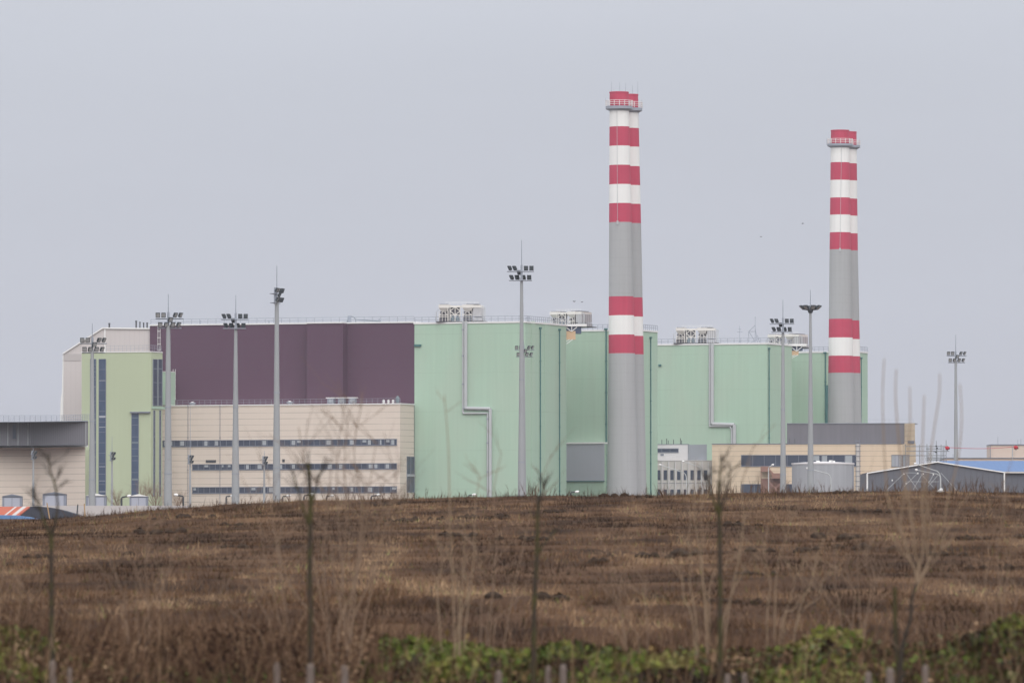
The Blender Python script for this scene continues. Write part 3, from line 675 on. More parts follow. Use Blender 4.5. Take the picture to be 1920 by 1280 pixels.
# ================================================================== FLOODLIGHT MASTS
def lamp(par, c, yaw, tilt, s=.62, ribs=True, hk=1.12):
    n_ = Vector((math.sin(yaw) * math.cos(tilt), -math.cos(yaw) * math.cos(tilt), -math.sin(tilt)))
    r_ = Vector((math.cos(yaw), math.sin(yaw), 0)); t_ = r_.cross(n_) * -1
    if t_.z < 0: t_ = -t_
    c = Vector(c); h = s / 2
    mb = MB(); mb.obox(c, r_ * h, n_ * .07, t_ * h * hk)
    if ribs:
        for k in range(5): mb.obox(c - n_ * .14 + r_ * (-h + s * (k + .5) / 5), r_ * .03, n_ * .07, t_ * h * .9)
    b_ = mb.build('floodlight', M['lamp'], par, local=True)
    mb = MB(); mb.obox(c + n_ * .075, r_ * h * .76, n_ * .02, t_ * h * hk * .76); mb.build('glass', M['lampglass'], b_, local=True)
def mast(px, py_base, py_head, py_spike, Y, label, rz=0, wpx=14, wtop=7, style='cluster', group='tall floodlight masts', s=1.06, ptop=None):
    zb = gz(X(px, Y), Y) - .3 if Y < 1500 else PAD - .3
    zh = Z(py_head, Y); x = X(px, Y, py_head)
    r = thing('floodlight_mast', label, 'floodlight mast', (x, Y, zb), group, rz)
    H = zh - zb; k = Y / FPX; rb, rt = wpx * k / 2, wtop * k / 2
    mb = MB(); mb.tube([(0, 0, 0), (0, 0, H * .18), (0, 0, H * .5), (0, 0, H)], [rb * 1.03, rb * .97, (rb + rt) / 2 * 1.02, rt], 14, False); mb.build('pole', M['pole'], r, smooth=True, local=True)
    for q in (.24, .58): 
        mb = MB(); R = np.interp(q, [0, .18, .5, 1], [rb * 1.03, rb * .97, (rb + rt) / 2 * 1.02, rt]); mb.tube([(0, 0, H * q), (0, 0, H * q + .12)], R + .03, 14)
        mb.build('pole_joint', M['rail'], r, local=True)
    zs = Z(py_spike, Y) - zb
    if zs > H: mb = MB(); mb.tube([(0, 0, H), (0, 0, H + .5), (0, 0, zs)], [rt * .8, .085 * s, .04 * s], 6); mb.build('lightning_rod', M['rail'], r, local=True)
    if style == 'cluster':
        hb = H + .1 * s                           # two crossarms with lamps
        mb = MB(); y = 0
        for x0, x1, z in ((-1.6 * s, 1.9 * s, .75 * s), (-1.35 * s, 1.65 * s, -.45 * s)):
            mb.tube([(x0, y, hb + z), (x1, y, hb + z)], .07 * s, 5); mb.tube([(x0, y + .5 * s, hb + z), (x1, y + .5 * s, hb + z)], .06 * s, 5)
            for i in range(6): q = x0 + (x1 - x0) * i / 5; mb.tube([(q, y - .1, hb + z), (q, y + .6 * s, hb + z)], .05 * s, 4)
        mb.tube([(0, .25, hb - .6 * s), (0, .25, hb + 1.6 * s)], .16 * s, 6)
        mb.build('crossarm', M['rail'], r, local=True)
        t = math.radians(27); a2 = math.radians(54)
        for cx, cz, yaw in ((-1.3, 1.2, 0), (-.58, 1.2, .05), (.95, 1.2, a2), (1.6, 1.2, a2 * 1.1), (-1.0, -.02, .05), (-.22, -.02, .5), (.6, -.02, .5), (1.35, -.02, a2), (.32, .62, .5)):
            lamp(r, (cx * s, -.35 * s, hb + cz * s), yaw, t, .57 * s)
    elif style == 'ring':
        hb = H; mb = MB(); mb.tube([(0, 0, hb - .3), (0, 0, hb), (0, 0, hb + .4)], [.3, .42, .3], 10)
        for i in range(8): a = 2 * math.pi * (i + .3) / 8; mb.tube([(0, 0, hb + .1), (math.cos(a) * 1.1, math.sin(a) * 1.1, hb + .25)], .07, 5)
        mb.build('head_ring', M['dark'], r, local=True)
        for i in range(8):
            a = 2 * math.pi * (i + .3) / 8; yaw = a + math.pi / 2
            lamp(r, (math.cos(a) * 1.35, math.sin(a) * 1.35, hb + .5), yaw, math.radians(48), .72)
    return r
mast(173, 965, 656, 606, 1000, 'floodlight mast in front of the lime tower and white clad hall, lamps facing us', 0, 13, 6)
mast(315.5, 955, 610, 551, 960, 'floodlight mast at the left end of the maroon hall, lamps facing us', 0, 15, 8)
mast(442, 950, 611, 553, 1000, 'floodlight mast across the maroon hall with lamps seen from behind', math.pi, 15, 6)
mast(519, 944, 563, 498, 1000, 'tallest mast before the maroon hall, narrow lamp cluster seen edge-on', math.radians(78), 15, 7.5)
mast(978, 930, 521, 450, 1000, 'floodlight mast before the nearest mint block, lamps seen from behind above roof level', math.pi, 14.5, 5.5)
mast(982, 930, 665, 640, 1350, 'floodlight mast hidden behind another, its lamps low against the mint wall', 0, 9.5, 4, s=1.05)
mast(1468, 930, 618, 562, 1100, 'floodlight mast in front of the farther mint block, lamps seen from behind', math.pi, 12, 5)
mast(1519.5, 925, 583, 543, 1060, 'slender mast with a flat ring of lamps left of the farther chimneys', 0, 13, 4.5, 'ring')
mast(1792, 900, 676, 627, 1350, 'floodlight mast standing alone against the sky at the right', 0, 9.5, 4.5)
for px, h, sp, lb in ((62.5, 858, 838, 'slim grey lamp mast in front of the louvred hall'), (210, 860, 818, 'slim grey lamp mast in front of the lime tower wall'), (356.5, 866, 760, 'slim grey lamp mast at the left part of the office wing'), (495.5, 868, 845, 'slim grey lamp mast right of the second ribbon window row centre'),):
    mast(px, 955, h, sp, 1420, lb, math.radians(84), 5.2, 3.0, group='slim lamp masts by the buildings', s=.85)

# ================================================================== RIGHT-HAND BUILDINGS
Rw = Wall(1692, 1850, 7); zr = Rw.Zp(1692, 832)
rr_ = thing('workshop_building', 'tan panelled workshop building with a dark grey upper storey at the right', 'workshop', (Rw.o.x - 20, Rw.o.y, PAD))
u0 = Rw.U(1335); dR = Wall(1692, 1850, 62); tR = dR.U(1717)
MB().prism(foot(Rw.pt(u0), Rw.pt(0), dR.pt(tR), dR.pt(tR) + Vector((0, 12, 0)), Rw.pt(u0, 0, -18)), PAD - 1, zr).build('wall', M['cream2'], rr_)
mb = MB(); Rw.ubox(mb, u0 - .1, .1, zr, zr + .2, -1, .15); mb.build('parapet', M['frame'], rr_)
zu = Rw.Zp(1692, 793.5)
MB().prism(foot(Rw.pt(Rw.U(1475), 0, -1.2), Rw.pt(Rw.U(1695), 0, -1.2), Rw.pt(Rw.U(1695), 0, -14), Rw.pt(Rw.U(1475), 0, -14)), zr - .5, zu).build('upper_storey', M['darkgrey'], rr_)
MB().prism(foot(Rw.pt(Rw.U(1695) + .02, 0, -1.2), dR.pt(tR - .4), dR.pt(tR - .4) + Vector((0, 10, 0)), Rw.pt(Rw.U(1695) + .02, 0, -14)), zr - .5, zu - .02).build('end_wall', M['cream2'], rr_)
mb = MB(); Rw.ubox(mb, Rw.U(1474.5), Rw.U(1714), zu + .003, zu + .15, -14, -1.0); mb.build('roof', M['rail'], rr_)
railing(rr_, [Rw.pt(Rw.U(1620), zu + .15, -2), Rw.pt(Rw.U(1712), zu + .15, -2)], .9, 6, .025, 1)
ribbon(rr_, Rw, 1390, 1605, 853, 873.5, 5, 3.1, blinds=.25); ribbon(rr_, Rw, 1390, 1487, 907.5, 926, 6, 3.2, blinds=0)
ribbon(rr_, Rw, 1672, 1691, 853, 874, 7, .9, gm='greypanel', blinds=.6); ribbon(rr_, dR, 1693, 1705, 853, 874, 8, 2.2, gm='greypanel', blinds=.6)
mb = MB(); dR.box(mb, 1703, 1714, 826, 831, -.3, .2); mb.build('vent_grille', M['frame'], rr_)
ladder(rr_, Rw, 1609, 822, 930, 1.0, 'frame', 1.3)
mb = MB(); Rw.box(mb, 1605.8, 1611.8, 832, 926, -.05, .25); mb.build('riser_panel', M['office'], rr_)
for px in (1480, 1490): mb = MB(); Rw.box(mb, px, px + .8, 822, 831, .1, .3); mb.build('vent_pipe', M['dark'], rr_)
# brown outside stair
st = thing('fire_stair', 'brown steel outdoor stair zigzagging down the tan workshop wall', 'staircase', (Rw.pt(Rw.U(1445)).x, Rw.pt(Rw.U(1445)).y - 3, PAD))
mb = MB(); Rw.box(mb, 1428, 1445, 881, 884, .3, 2.6); Rw.box(mb, 1449, 1466, 894, 897, .3, 2.6); mb.build('landing', M['rust'], st)
mb = MB()
for (x0, y0, x1, y1, d) in ((1445, 882, 1452, 895, 2.2), (1445, 882, 1466, 904, 1.0), (1466, 905, 1444, 926, 2.2), (1444, 905, 1466, 926, 2.4)):
    a = Rw.pt(Rw.U(x0, y0), Rw.Zp(x0, y0), d); b2 = Rw.pt(Rw.U(x1, y1), Rw.Zp(x1, y1), d); dd_ = (b2 - a)
    mb.obox((a + b2) / 2, dd_ / 2, Rw.v * .45, Vector((0, 0, .22)))
mb.build('flight', M['rust'], st)
mb = MB()
for x0, x1, y0, y1 in ((1427.5, 1445, 873, 881), (1448, 1466, 886, 894)): Rw.box(mb, x0, x1, y0 + 1, y1, 2.5, 2.6)
mb.build('guard_panel', M['rust'], st)
mb = MB(); 
for px in (1428.5, 1444.5, 1465.5): Rw.box(mb, px - .6, px + .6, 874, 935, 2.1, 2.4)
mb.build('post', M['rust'], st)
mb = MB(); Rw.box(mb, 1427.5, 1464, 897, 930, .05, .3); mb.build('backing', M['rust'], st)

# low white office with fins and the little plant room above it
Ow = Wall(1334.5, 1862, 5); orr = thing('fin_office', 'low off-white office with vertical fins and narrow windows', 'office building', (Ow.o.x - 6, Ow.o.y, PAD))
uo = Ow.U(1200); zo = Ow.Zp(1300, 863.5)
MB().prism(foot(Ow.pt(uo), Ow.pt(0), Ow.pt(0, 0, -3.2), Ow.pt(uo, 0, -12)), PAD - 1, zo).build('wall', M['office'], orr)
mb = MB(); Ow.ubox(mb, uo, .1, zo, zo + .15, -3, .15); mb.build('parapet', M['officew'], orr)
x = 1228.5
while x < 1334:
    mb = MB(); Ow.box(mb, x - .8, x + .8, 865, 930, -.02, .45); mb.build('fin', M['officew'], orr)
    if x + 9 < 1336:
        w1 = MB(); Ow.box(w1, x + 3.2, x + 9.6, 881, 899.5, -.05, .06); w1.build('window', M['glass'], orr)
        w1 = MB(); Ow.box(w1, x + 3.2, x + 9.6, 917, 935, -.05, .06); w1.build('window', M['glass'], orr)
    x += 12.6
mb = MB(); Ow.box(mb, 1200, 1334, 905, 905.8, -.02, .1); mb.build('joint', M['frame'], orr)
Uw = Wall(1289.5, 1868, 5); ur = thing('plant_room', 'small white flat-roofed block with one ribbon window above the finned office', 'building', (Uw.o.x - 6, Uw.o.y, PAD))
zz = Uw.Zp(1280, 833); dU = Wall(1289.5, 1868, 40); tU = dU.U(1325)
MB().prism(foot(Uw.pt(Uw.U(1190)), Uw.pt(0), Uw.pt(0, 0, -12), Uw.pt(Uw.U(1190), 0, -12)), PAD, zz).build('wall', M['officew'], ur)
MB().prism(foot(Uw.pt(.02, 0, -.2), dU.pt(tU) + Vector((0, -1.5, 0)), dU.pt(tU) + Vector((0, 3, 0)), Uw.pt(.02, 0, -8)), PAD, zz - .05).build('side_wall', M['greypanel'], ur)
mb = MB(); Uw.ubox(mb, Uw.U(1190), .1, zz, zz + .12, -6, .12); mb.build('roof', M['frame'], ur)
ribbon(ur, Uw, 1225, 1272, 841, 847.5, 9, 1.9, blinds=.1); mb = MB(); Uw.box(mb, 1238.5, 1244.5, 850.5, 854, -.05, .1); mb.build('vent_grille', M['frame'], ur)
mb = MB()
for px, h in ((1240, 1.2), (1249, 1.5), (1252, 1.0), (1262, 1.2), (1275, 1.6), (1277, 1.0)): p = Uw.pt(Uw.U(px), zz + .12, -2); mb.tube([p, p + Vector((0, 0, h))], .09, 5)
mb.build('roof_pipe', M['dark'], ur)

# round tank
Yt = 1640; a, b2 = X(1487, Yt), X(1604, Yt); cx, R_ = (a + b2) / 2, (b2 - a) / 2
tk = thing('storage_tank', 'wide round streaked concrete tank in front of the tan workshop', 'tank', (cx, Yt + R_, PAD))
mb = MB(); mb.tube([(0, 0, -.6), (0, 0, Z(869.5, Yt) - PAD)], R_, 48, False); mb.build('shell', M['tank'], tk, smooth=True, local=True)
mb = MB(); mb.tube([(0, 0, Z(869.5, Yt) - PAD), (0, 0, Z(867, Yt) - PAD), (0, 0, Z(864, Yt) - PAD)], [R_ + .12, R_ + .1, .8], 48); mb.build('cover', M['officew'], tk, local=True)
mb = MB()
for dx, h in ((-1.7, .5), (1.2, .6), (1.8, .5)): mb.box(dx, dx + .8, -R_ * .6, -R_ * .6 + .8, Z(867, Yt) - PAD, Z(867, Yt) - PAD + h)
mb.build('hatch', M['trim'], tk, local=True)
mb = MB(); Yl = Yt + R_ * .15; 
mb.tube([(R_ * .93, -R_ * .35, 0), (R_ * .93, -R_ * .35, Z(872, Yt) - PAD)], .12, 5); mb.build('drain_pipe', M['frame'], tk, local=True)

# grey gabled shed
Ys = 1200; zg = float(ground(X(1757, Ys), Ys)) - .5
def sp(px, py, Y=Ys): return P(px, py, Y)
sh = thing('gabled_shed', 'grey sheet-metal shed with white gable trim in front of the scaffolding', 'shed', (X(1757, Ys), Ys, zg))
gab = [sp(1626, 887), sp(1757, 866), sp(1883, 885.5)]
front = [Vector((gab[0].x, Ys, zg)), Vector((gab[2].x, Ys, zg)), gab[2], gab[1], gab[0]]
mb = MB(); mb.solid([p + Vector((0, 24, 0)) for p in front], front); mb.build('wall', M['shed'], sh)
mb = MB()
for a, b2 in ((gab[0], gab[1]), (gab[1], gab[2])):
    q = [a + Vector((0, -.25, .02)), b2 + Vector((0, -.25, .02)), b2 + Vector((0, 24.3, .02)), a + Vector((0, 24.3, .02))]
    mb.solid(q, [p + Vector((0, 0, .12)) for p in q])
mb.build('roof', M['darkgrey'], sh)
mb = MB(); 
for a, b2 in ((gab[0], gab[1]), (gab[1], gab[2])): mb.tube([a + Vector((0, -.3, 0)), b2 + Vector((0, -.3, 0))], .1, 5)
mb.build('verge_trim', M['trim'], sh)
for i in (0, 2):
    s = -1 if i == 0 else 1; p = gab[i]; mb = MB(); mb.box(p.x - .12, p.x + .12, Ys - .3, Ys - .02, zg, p.z); mb.build('corner_trim', M['trim'], sh)
# blue roofed hall
Yb = 1230
bh = thing('blue_roof_hall', 'long low hall with a blue sheet roof at the right edge', 'shed', (X(1950, Yb), Yb, zg))
xa, xb = X(1776, Yb), X(2120, Yb); zr0, zr1 = Z(884, Yb), Z(865, Yb + 22)
MB().box(xa + 1, xb, Yb, Yb + 44, zg, zr0 - .1).build('wall', M['shed'], bh)
mb = MB(); q = [Vector((xa, Yb - .5, zr0 - .1)), Vector((xb, Yb - .5, zr0 - .1)), Vector((xb, Yb + 22, zr1)), Vector((xa, Yb + 22, zr1))]; mb.solid(q, [p + Vector((0, 0, .15)) for p in q])
q = [Vector((xa, Yb + 22, zr1)), Vector((xb, Yb + 22, zr1)), Vector((xb, Yb + 44.5, zr0 - .1)), Vector((xa, Yb + 44.5, zr0 - .1))]; mb.solid(q, [p + Vector((0, 0, .148)) for p in q]); mb.build('roof', M['blue'], bh)
mb = MB(); mb.box(xa, xb, Yb - .75, Yb - .5, zr0 - .25, zr0 + .02); mb.build('gutter', M['office'], bh)
# pale building far right
Yp = 1560; pr_ = thing('flat_roofed_building', 'pale flat-roofed building with a raised box at the right edge', 'building', (X(1900, Yp), Yp, PAD))
MB().box(X(1772, Yp), X(2130, Yp), Yp, Yp + 18, PAD - 1, Z(859, Yp)).build('wall', M['pinkcream'], pr_)
MB().box(X(1771, Yp), X(2130.5, Yp), Yp - .3, Yp + 18.2, Z(859, Yp), Z(857.6, Yp)).build('roof', M['frame'], pr_)
MB().box(X(1858, Yp), X(2120, Yp), Yp + 2, Yp + 14, Z(857.6, Yp), Z(834, Yp)).build('raised_box', M['pinkcream'], pr_)
MB().box(X(1857.3, Yp), X(2121, Yp), Yp + 1.8, Yp + 14.2, Z(834, Yp), Z(832.4, Yp)).build('box_roof', M['frame'], pr_)
mb = MB(); mb.box(X(1857.3, Yp), X(1858.3, Yp), Yp + 1.7, Yp + 1.99, Z(857.5, Yp), Z(834, Yp)); mb.build('corner_trim', M['frame'], pr_)
mb = MB()
for px, y in ((1787, 851), (1871, 819), (1908.5, 824), (1914, 823)): mb.tube([P(px, 859 if px < 1800 else 833, Yp + 4), P(px, y, Yp + 4)], .05, 4)
mb.build('roof_aerial', M['rail'], pr_)

# scaffold tower + bits
Yc = 1180; sc = thing('scaffold_tower', 'open steel scaffold of tubes rising behind the gabled shed', 'scaffold', (X(1735, Yc), Yc, float(ground(X(1735, Yc), Yc))))
Yc2 = 1232
mb = MB()
for px, y0 in ((1698, 832), (1724, 833), (1738, 832), (1745.5, 834), (1755.5, 826), (1764.5, 833), (1770, 835), (1774, 825)): mb.tube([P(px, 940, Yc2), P(px, y0, Yc2)], .055, 4)
for px, y0 in ((1740, 838), (1757, 838), (1768, 838)): mb.tube([P(px, 936, Yc2 + 3), P(px, y0, Yc2 + 3)], .05, 4)
mb.build('standard', M['steel'], sc)
mb = MB()
for y, x0, x1 in ((836.5, 1698, 1778), (845.5, 1698, 1780), (853.5, 1700, 1774), (861, 1738, 1766), (858, 1738, 1766), (841, 1736, 1766)): mb.tube([P(x0, y, Yc2 - .1), P(x1, y, Yc2 - .1)], .06, 4)
mb.build('ledger', M['steel'], sc)
mb = MB()
for y in (853, 857, 861): q = P(1738, y, Yc2); p = P(1766, y, Yc2); mb.box(q.x, p.x, Yc2 + .1, Yc2 + 1.6, q.z - .08, q.z)
mb.build('deck', M['dark'], sc)
mb = MB()
for a, b2 in (((1733, 854), (1745, 884)), ((1745, 866), (1730, 884)), ((1740, 846), (1752, 868)), ((1752, 846), (1742, 868))): mb.tube([P(*a, Yc2 - .3), P(*b2, Yc2 - .3)], .06, 4)
mb.build('brace', M['steell'], sc)
for a, nm in (((1755.5, 836, 0), 0), ((1757, 840, 0), 0), ((1752, 846, 0), 0), ((1755, 847.5, 0), 0)):
    mb = MB(); p = P(a[0], a[1], Yc2 - .2); mb.obox(p, Vector((.14, 0, 0)), Vector((0, .1, 0)), Vector((0, 0, .1))); mb.build('coupler', M['dark'], sc)
# lattice of white poles standing in front of the shed
Yq = 1180; lt = thing('pole_frame', 'thin white pole frame with crossing braces in front of the gabled shed', 'frame', (X(1735, Yq), Yq, float(ground(X(1735, Yq), Yq))))
mb = MB()
for a, b2 in (((1695, 887), (1663, 918)), ((1721, 886), (1695, 912)), ((1700, 888), (1722, 920)), ((1727, 888), (1750, 913)), ((1759, 890), (1738, 914)), ((1764, 886), (1795, 920)), ((1697, 886), (1722, 886)), ((1697, 902.5), (1760, 902.5)), ((1728, 890), (1712, 918)), ((1750, 890), (1734, 918))): mb.tube([P(*a, Yq), P(*b2, Yq)], .033, 4)
mb.build('pole', M['steell'], lt)
mb = MB()
for x, y in ((1695, 888), (1721, 887), (1731, 888), (1750, 889), (1699, 906), (1673, 900)): p = P(x, y, Yq - .1); mb.obox(p, Vector((.09, 0, 0)), Vector((0, .09, 0)), Vector((0, 0, .12)))
mb.build('joint', M['trim'], lt)
# red warning lamps and rope
def redlamp(px, py, Y, label, w=4, post=None):
    p = P(px, py, Y); r = thing('warning_beacon', label, 'beacon', p, 'red beacons on the rope line'); k = Y / FPX
    mb = MB(); mb.tube([(-w * k, 0, 0), (-w * k * .3, 0, .05), (w * k * .8, 0, 0)], [w * k * .8, w * k * .95, w * k * .7], 10); mb.build('housing', M['redp'], r, local=True)
    mb = MB(); mb.tube([(w * k * .8, 0, 0), (w * k * 1.1, 0, 0)], w * k * .55, 8); mb.box(-.06, .06, -.1, .1, -w * k * 1.2, w * k * 1.2); mb.build('bracket', M['dark'], r, local=True)
    if post: mb = MB(); mb.tube([(-w * k * 1.6, .1, (P(px, post, Y) - p).z), (-w * k * 1.6, .1, .4)], .1, 6); mb.tube([(-w * k * 1.6, .1, .2), (0, .1, 0)], .06, 5); mb.build('post', M['duct'], r, local=True)
redlamp(1776.5, 840, 1232, 'red beacon clamped to the right-hand tube of the scaffold')
redlamp(1905, 839, 1300, 'red beacon on a grey post before the raised box of the pale building', 4, 880)
mb = MB(); a, b2 = P(1779, 838.5, 1232), P(1900, 837.5, 1300); pts = [a.lerp(b2, i / 10) - Vector((0, 0, .25 * math.sin(math.pi * i / 10))) for i in range(11)]; mb.tube(pts, .045, 4)
o = mb.build('warning_rope', M['redrope']); tag(o, 'thin red rope stretched from the scaffold to the post at right', 'rope')

# roof aerials
def aerial(px, y0, y1, Y, kind, label):
    p = P(px, y1, Y); r = thing('roof_aerial', label, 'aerial', p); H = P(px, y0, Y).z - p.z
    mb = MB(); mb.tube([(0, 0, 0), (0, 0, H)], [.09, .05], 5); mb.build('rod', M['rail'], r, local=True)
    mb = MB()
    if kind: 
        for a, b2 in (((-1.75, 0), (-1.75, 3.1)), ((-1.75, 3.0), (-.1, 4.6)), ((-1.75, 3.0), (0, 3.0)), ((-1.75, 3), (-.1, .4)), ((.6, 0), (0, 3.8)), ((1.2, 0), (.6, 2)), ((-1.2, 0), (1.3, 1.2))): mb.tube([(a[0], 0, a[1]), (b2[0], 0, b2[1])], .08, 4)
        mb.obox((0, 0, H), Vector((.16, 0, 0)), Vector((0, .1, 0)), Vector((0, 0, .1)))
    else:
        for a, b2 in (((-.75, H * .62), (.75, H * .62)), ((-.4, H * .78), (.4, H * .78)), ((-.3, 0), (0, .6)), ((.3, 0), (0, .6))): mb.tube([(a[0], 0, a[1]), (b2[0], 0, b2[1])], .06, 4)
    mb.build('stay', M['rail'], r, local=True)
q1 = on_roof(1387, 3, F2w); q2 = on_roof(1416, 3, F2w)
aerial(1387, 610, 642, q1.y, 0, 'thin cross-shaped aerial on the farther mint roof'); aerial(1416, 595, 642, q2.y, 1, 'tall aerial with a braced tripod frame on the farther mint roof')
q3 = S1.pt(.5); aerial(990, 592, 603, q3.y + 1, 0, 'short pipe bracket at the corner of the nearest mint roof behind the mast')

# street lamps
def street_lamp(px, py, pxh, pyh, Y, label, m='steell', bend=5, r=.09, yb=None, head=2.5):
    base = gz(X(px, Y), Y) if Y < 1450 else PAD; p = P(px, py, Y); k = Y / FPX
    o = thing('street_lamp', label, 'street lamp', (p.x, Y, base), 'street lamps around the plant')
    H = P(px, py, Y).z - base; dx = (pxh - px) * k; dz = (py - pyh) * k; s = 1 if dx > 0 else -1
    pts = [(0, 0, 0), (0, 0, H - bend * k)]
    for i in range(1, 6): t = i / 5; pts.append((dx * .22 * (1 - math.cos(t * math.pi / 2)), 0, H - bend * k + (bend * k + dz * .25) * math.sin(t * math.pi / 2)))
    pts.append((dx, 0, H + dz))
    mb = MB(); mb.tube(pts, [r * 1.2] * 2 + [r] * 6, 6); mb.build('pole', M[m], o, local=True)
    mb = MB(); mb.tube([(dx - s * head * k, 0, H + dz - .02), (dx, 0, H + dz), (dx + s * head * k, 0, H + dz + .06)], [.1, .2, .08], 8); mb.build('lamp_head', M['trim'], o, local=True)
street_lamp(1287, 888, 1238, 871, 1500, 'white curved street lamp leaning left in front of the finned office', 'steell', 8)
street_lamp(1315, 877, 1281, 864.5, 1500, 'white curved street lamp left of the tan workshop corner', 'steell', 8)
street_lamp(1441, 876, 1449, 871, 1300, 'straight white street lamp in front of the brown stair', 'steell', 3, .085)
street_lamp(1558, 890, 1514, 877.5, 1300, 'curved street lamp in front of the round tank', 'steell', 9)
street_lamp(1764, 886, 1716, 869, 1150, 'taller of two curved lamps in front of the gabled shed', 'steell', 12, .07)
street_lamp(1763, 890, 1718, 880.5, 1160, 'lower of two curved lamps in front of the gabled shed', 'steell', 5, .06)
for px, py, pxh, lb in ((228, 932, 242, 'dark hooked street lamp in front of the lime tower'), (343.5, 930, 330, 'dark hooked street lamp facing left beside the second mast'), (570, 929, 584, 'dark street lamp in front of the office wing nearest the blurred sapling'), (696, 930, 710, 'dark street lamp near the right end of the office wing')):
    street_lamp(px, py, pxh, py - 2.5, 900, lb, 'dark', 2.5, .11, head=4)
for px, pxh, lb in ((424, 436, 'low street lamp head beside the mast with lamps seen from behind'), (530, 541, 'low street lamp head right of the tallest mast'), (612, 622, 'low street lamp head among the weeds before the office wing'), (878, 889, 'low street lamp head in front of the nearest mint block'), (1070, 1082, 'low street lamp head below the grey panel of the annex')):
    street_lamp(px, 930.5 if px < 800 else (928.5 if px < 1000 else 923), pxh, (930.5 if px < 800 else (928.5 if px < 1000 else 923)) - 1.5, 1000, lb, 'dark', 2, .1, head=4)

# ================================================================== YARD AT THE LEFT
Yw = 820
mb = MB(); zwall = Z(947.5, Yw)
mb.box(X(60, Yw), X(352, Yw), Yw, Yw + .4, float(ground(-40, Yw)) - .5, zwall)
o = mb.build('barrier_wall', M['whitewall']); tag(o, 'long low white barrier wall behind the brow of the field at left', 'wall')
mb = MB(); Yf = 1100
def kiosk(px0, px1, py0, Y, label, style=0, doors=2):
    base = gz(X(px0, Y), Y); x0, x1 = X(px0, Y), X(px1, Y); cx = (x0 + x1) / 2; w2 = (x1 - x0) / 2; H = Z(py0, Y) - base
    r = thing('utility_kiosk', label, 'kiosk', (cx, Y, base), 'grey utility kiosks')
    fr = w2 * .12
    mb = MB(); mb.box(-w2, w2, 0, 2.4, 0, H); mb.build('cabinet', M['kiosk'], r, local=True)
    mb = MB(); q = [Vector((-w2 - .1, -.2, H)), Vector((w2 + .1, -.2, H)), Vector((0, -.2, H + .35))]; mb.solid([p + Vector((0, 2.8, 0)) for p in q], q); mb.build('roof', M['frame' if style == 0 else 'trim'], r, local=True)
    for i in range(doors):
        a = -w2 * .82 + i * (w2 * 1.64 / doors); mb = MB(); mb.box(a + .05, a + w2 * 1.64 / doors - .05, -.06, 0.0, .3, H - .25); mb.build('door', M['kioskd'], r, local=True)
kiosk(4.5, 41, 930, 1120, 'grey utility kiosk with two pale doors at the left edge'); kiosk(80, 124, 926, 1120, 'grey utility kiosk behind the forked sapling trunk', 0, 1)
kiosk(161, 199, 929, 1120, 'grey utility kiosk behind the base of the leftmost mast', 1); kiosk(243, 277, 930, 1120, 'grey utility kiosk with white roof beside the bare trees', 1)
# dark arched tarpaulin, orange striped awning, blue tarp
Yt2 = 640; gt = gz(X(80, Yt2), Yt2) - .3
mb = MB(); pr2 = [(12, 990), (18, 962), (34, 953), (52, 949.3), (72, 948.8), (95, 951), (118, 956), (138, 962), (150, 966), (156, 990)]
fr_ = [P(x, y, Yt2) for x, y in pr2][::-1]; mb.solid([p + Vector((0, 6, 0)) for p in fr_], fr_)
o = mb.build('tarpaulin_shelter', M['tarp']); tag(o, 'dark arched tarpaulin shelter peeking over the field at far left', 'shelter')
Yt3 = 625; r = thing('striped_awning', 'orange and white striped awning at the left edge', 'awning', (X(10, Yt3), Yt3, gt))
def slant(x0, x1, ms, nm):
    q = [P(x0, 966.5, Yt3), P(x1, 966.5, Yt3), P(x1 + 22, 949.2, Yt3 + 3), P(x0 + 22, 949.2, Yt3 + 3)]; mb = MB(); mb.solid([p - Vector((0, 0, .12)) for p in q], q); mb.build(nm, M[ms], r)
slant(-60, 6, 'orange', 'orange_stripe'); slant(6.1, 10, 'whitewall', 'white_stripe'); slant(10.1, 20, 'orange', 'orange_stripe'); slant(20.1, 28, 'whitewall', 'white_stripe'); slant(28.1, 34, 'orange', 'orange_stripe')
mb = MB()
for px in (-40, 6, 30): mb.tube([Vector((X(px, Yt3), Yt3, gt)), P(px, 966, Yt3)], .05, 5)
mb.build('post', M['duct'], r)
Yt4 = 600; mb = MB(); pr3 = [(-40, 990), (-40, 964), (0, 965), (30, 965.5), (52, 968.5), (72, 973), (80, 990)]
fr_ = [P(x, y, Yt4) for x, y in pr3][::-1]; mb.solid([p + Vector((0, 4, 0)) for p in fr_], fr_); o = mb.build('tarp_cover', M['bluetarp']); tag(o, 'blue tarpaulin heap below the striped awning', 'tarpaulin')
for a, b2, m, lb in (((96, 976), (88, 942), 'wood', 'leaning pale timber post in front of the dark shelter'), ((160, 962), (158, 944), 'wood', 'short pale timber post left of the leftmost mast base'), ((142, 972), (146, 945), 'dark', 'short black leaning post at the right end of the dark shelter')):
    mb = MB(); mb.tube([P(a[0], a[1] + 14, 600), P(b2[0], b2[1], 600)], .055, 6); o = mb.build('post', M[m]); o.name = 'timber_post' if m == 'wood' else 'steel_post'; tag(o, lb, 'post', 'leaning posts by the shelter')

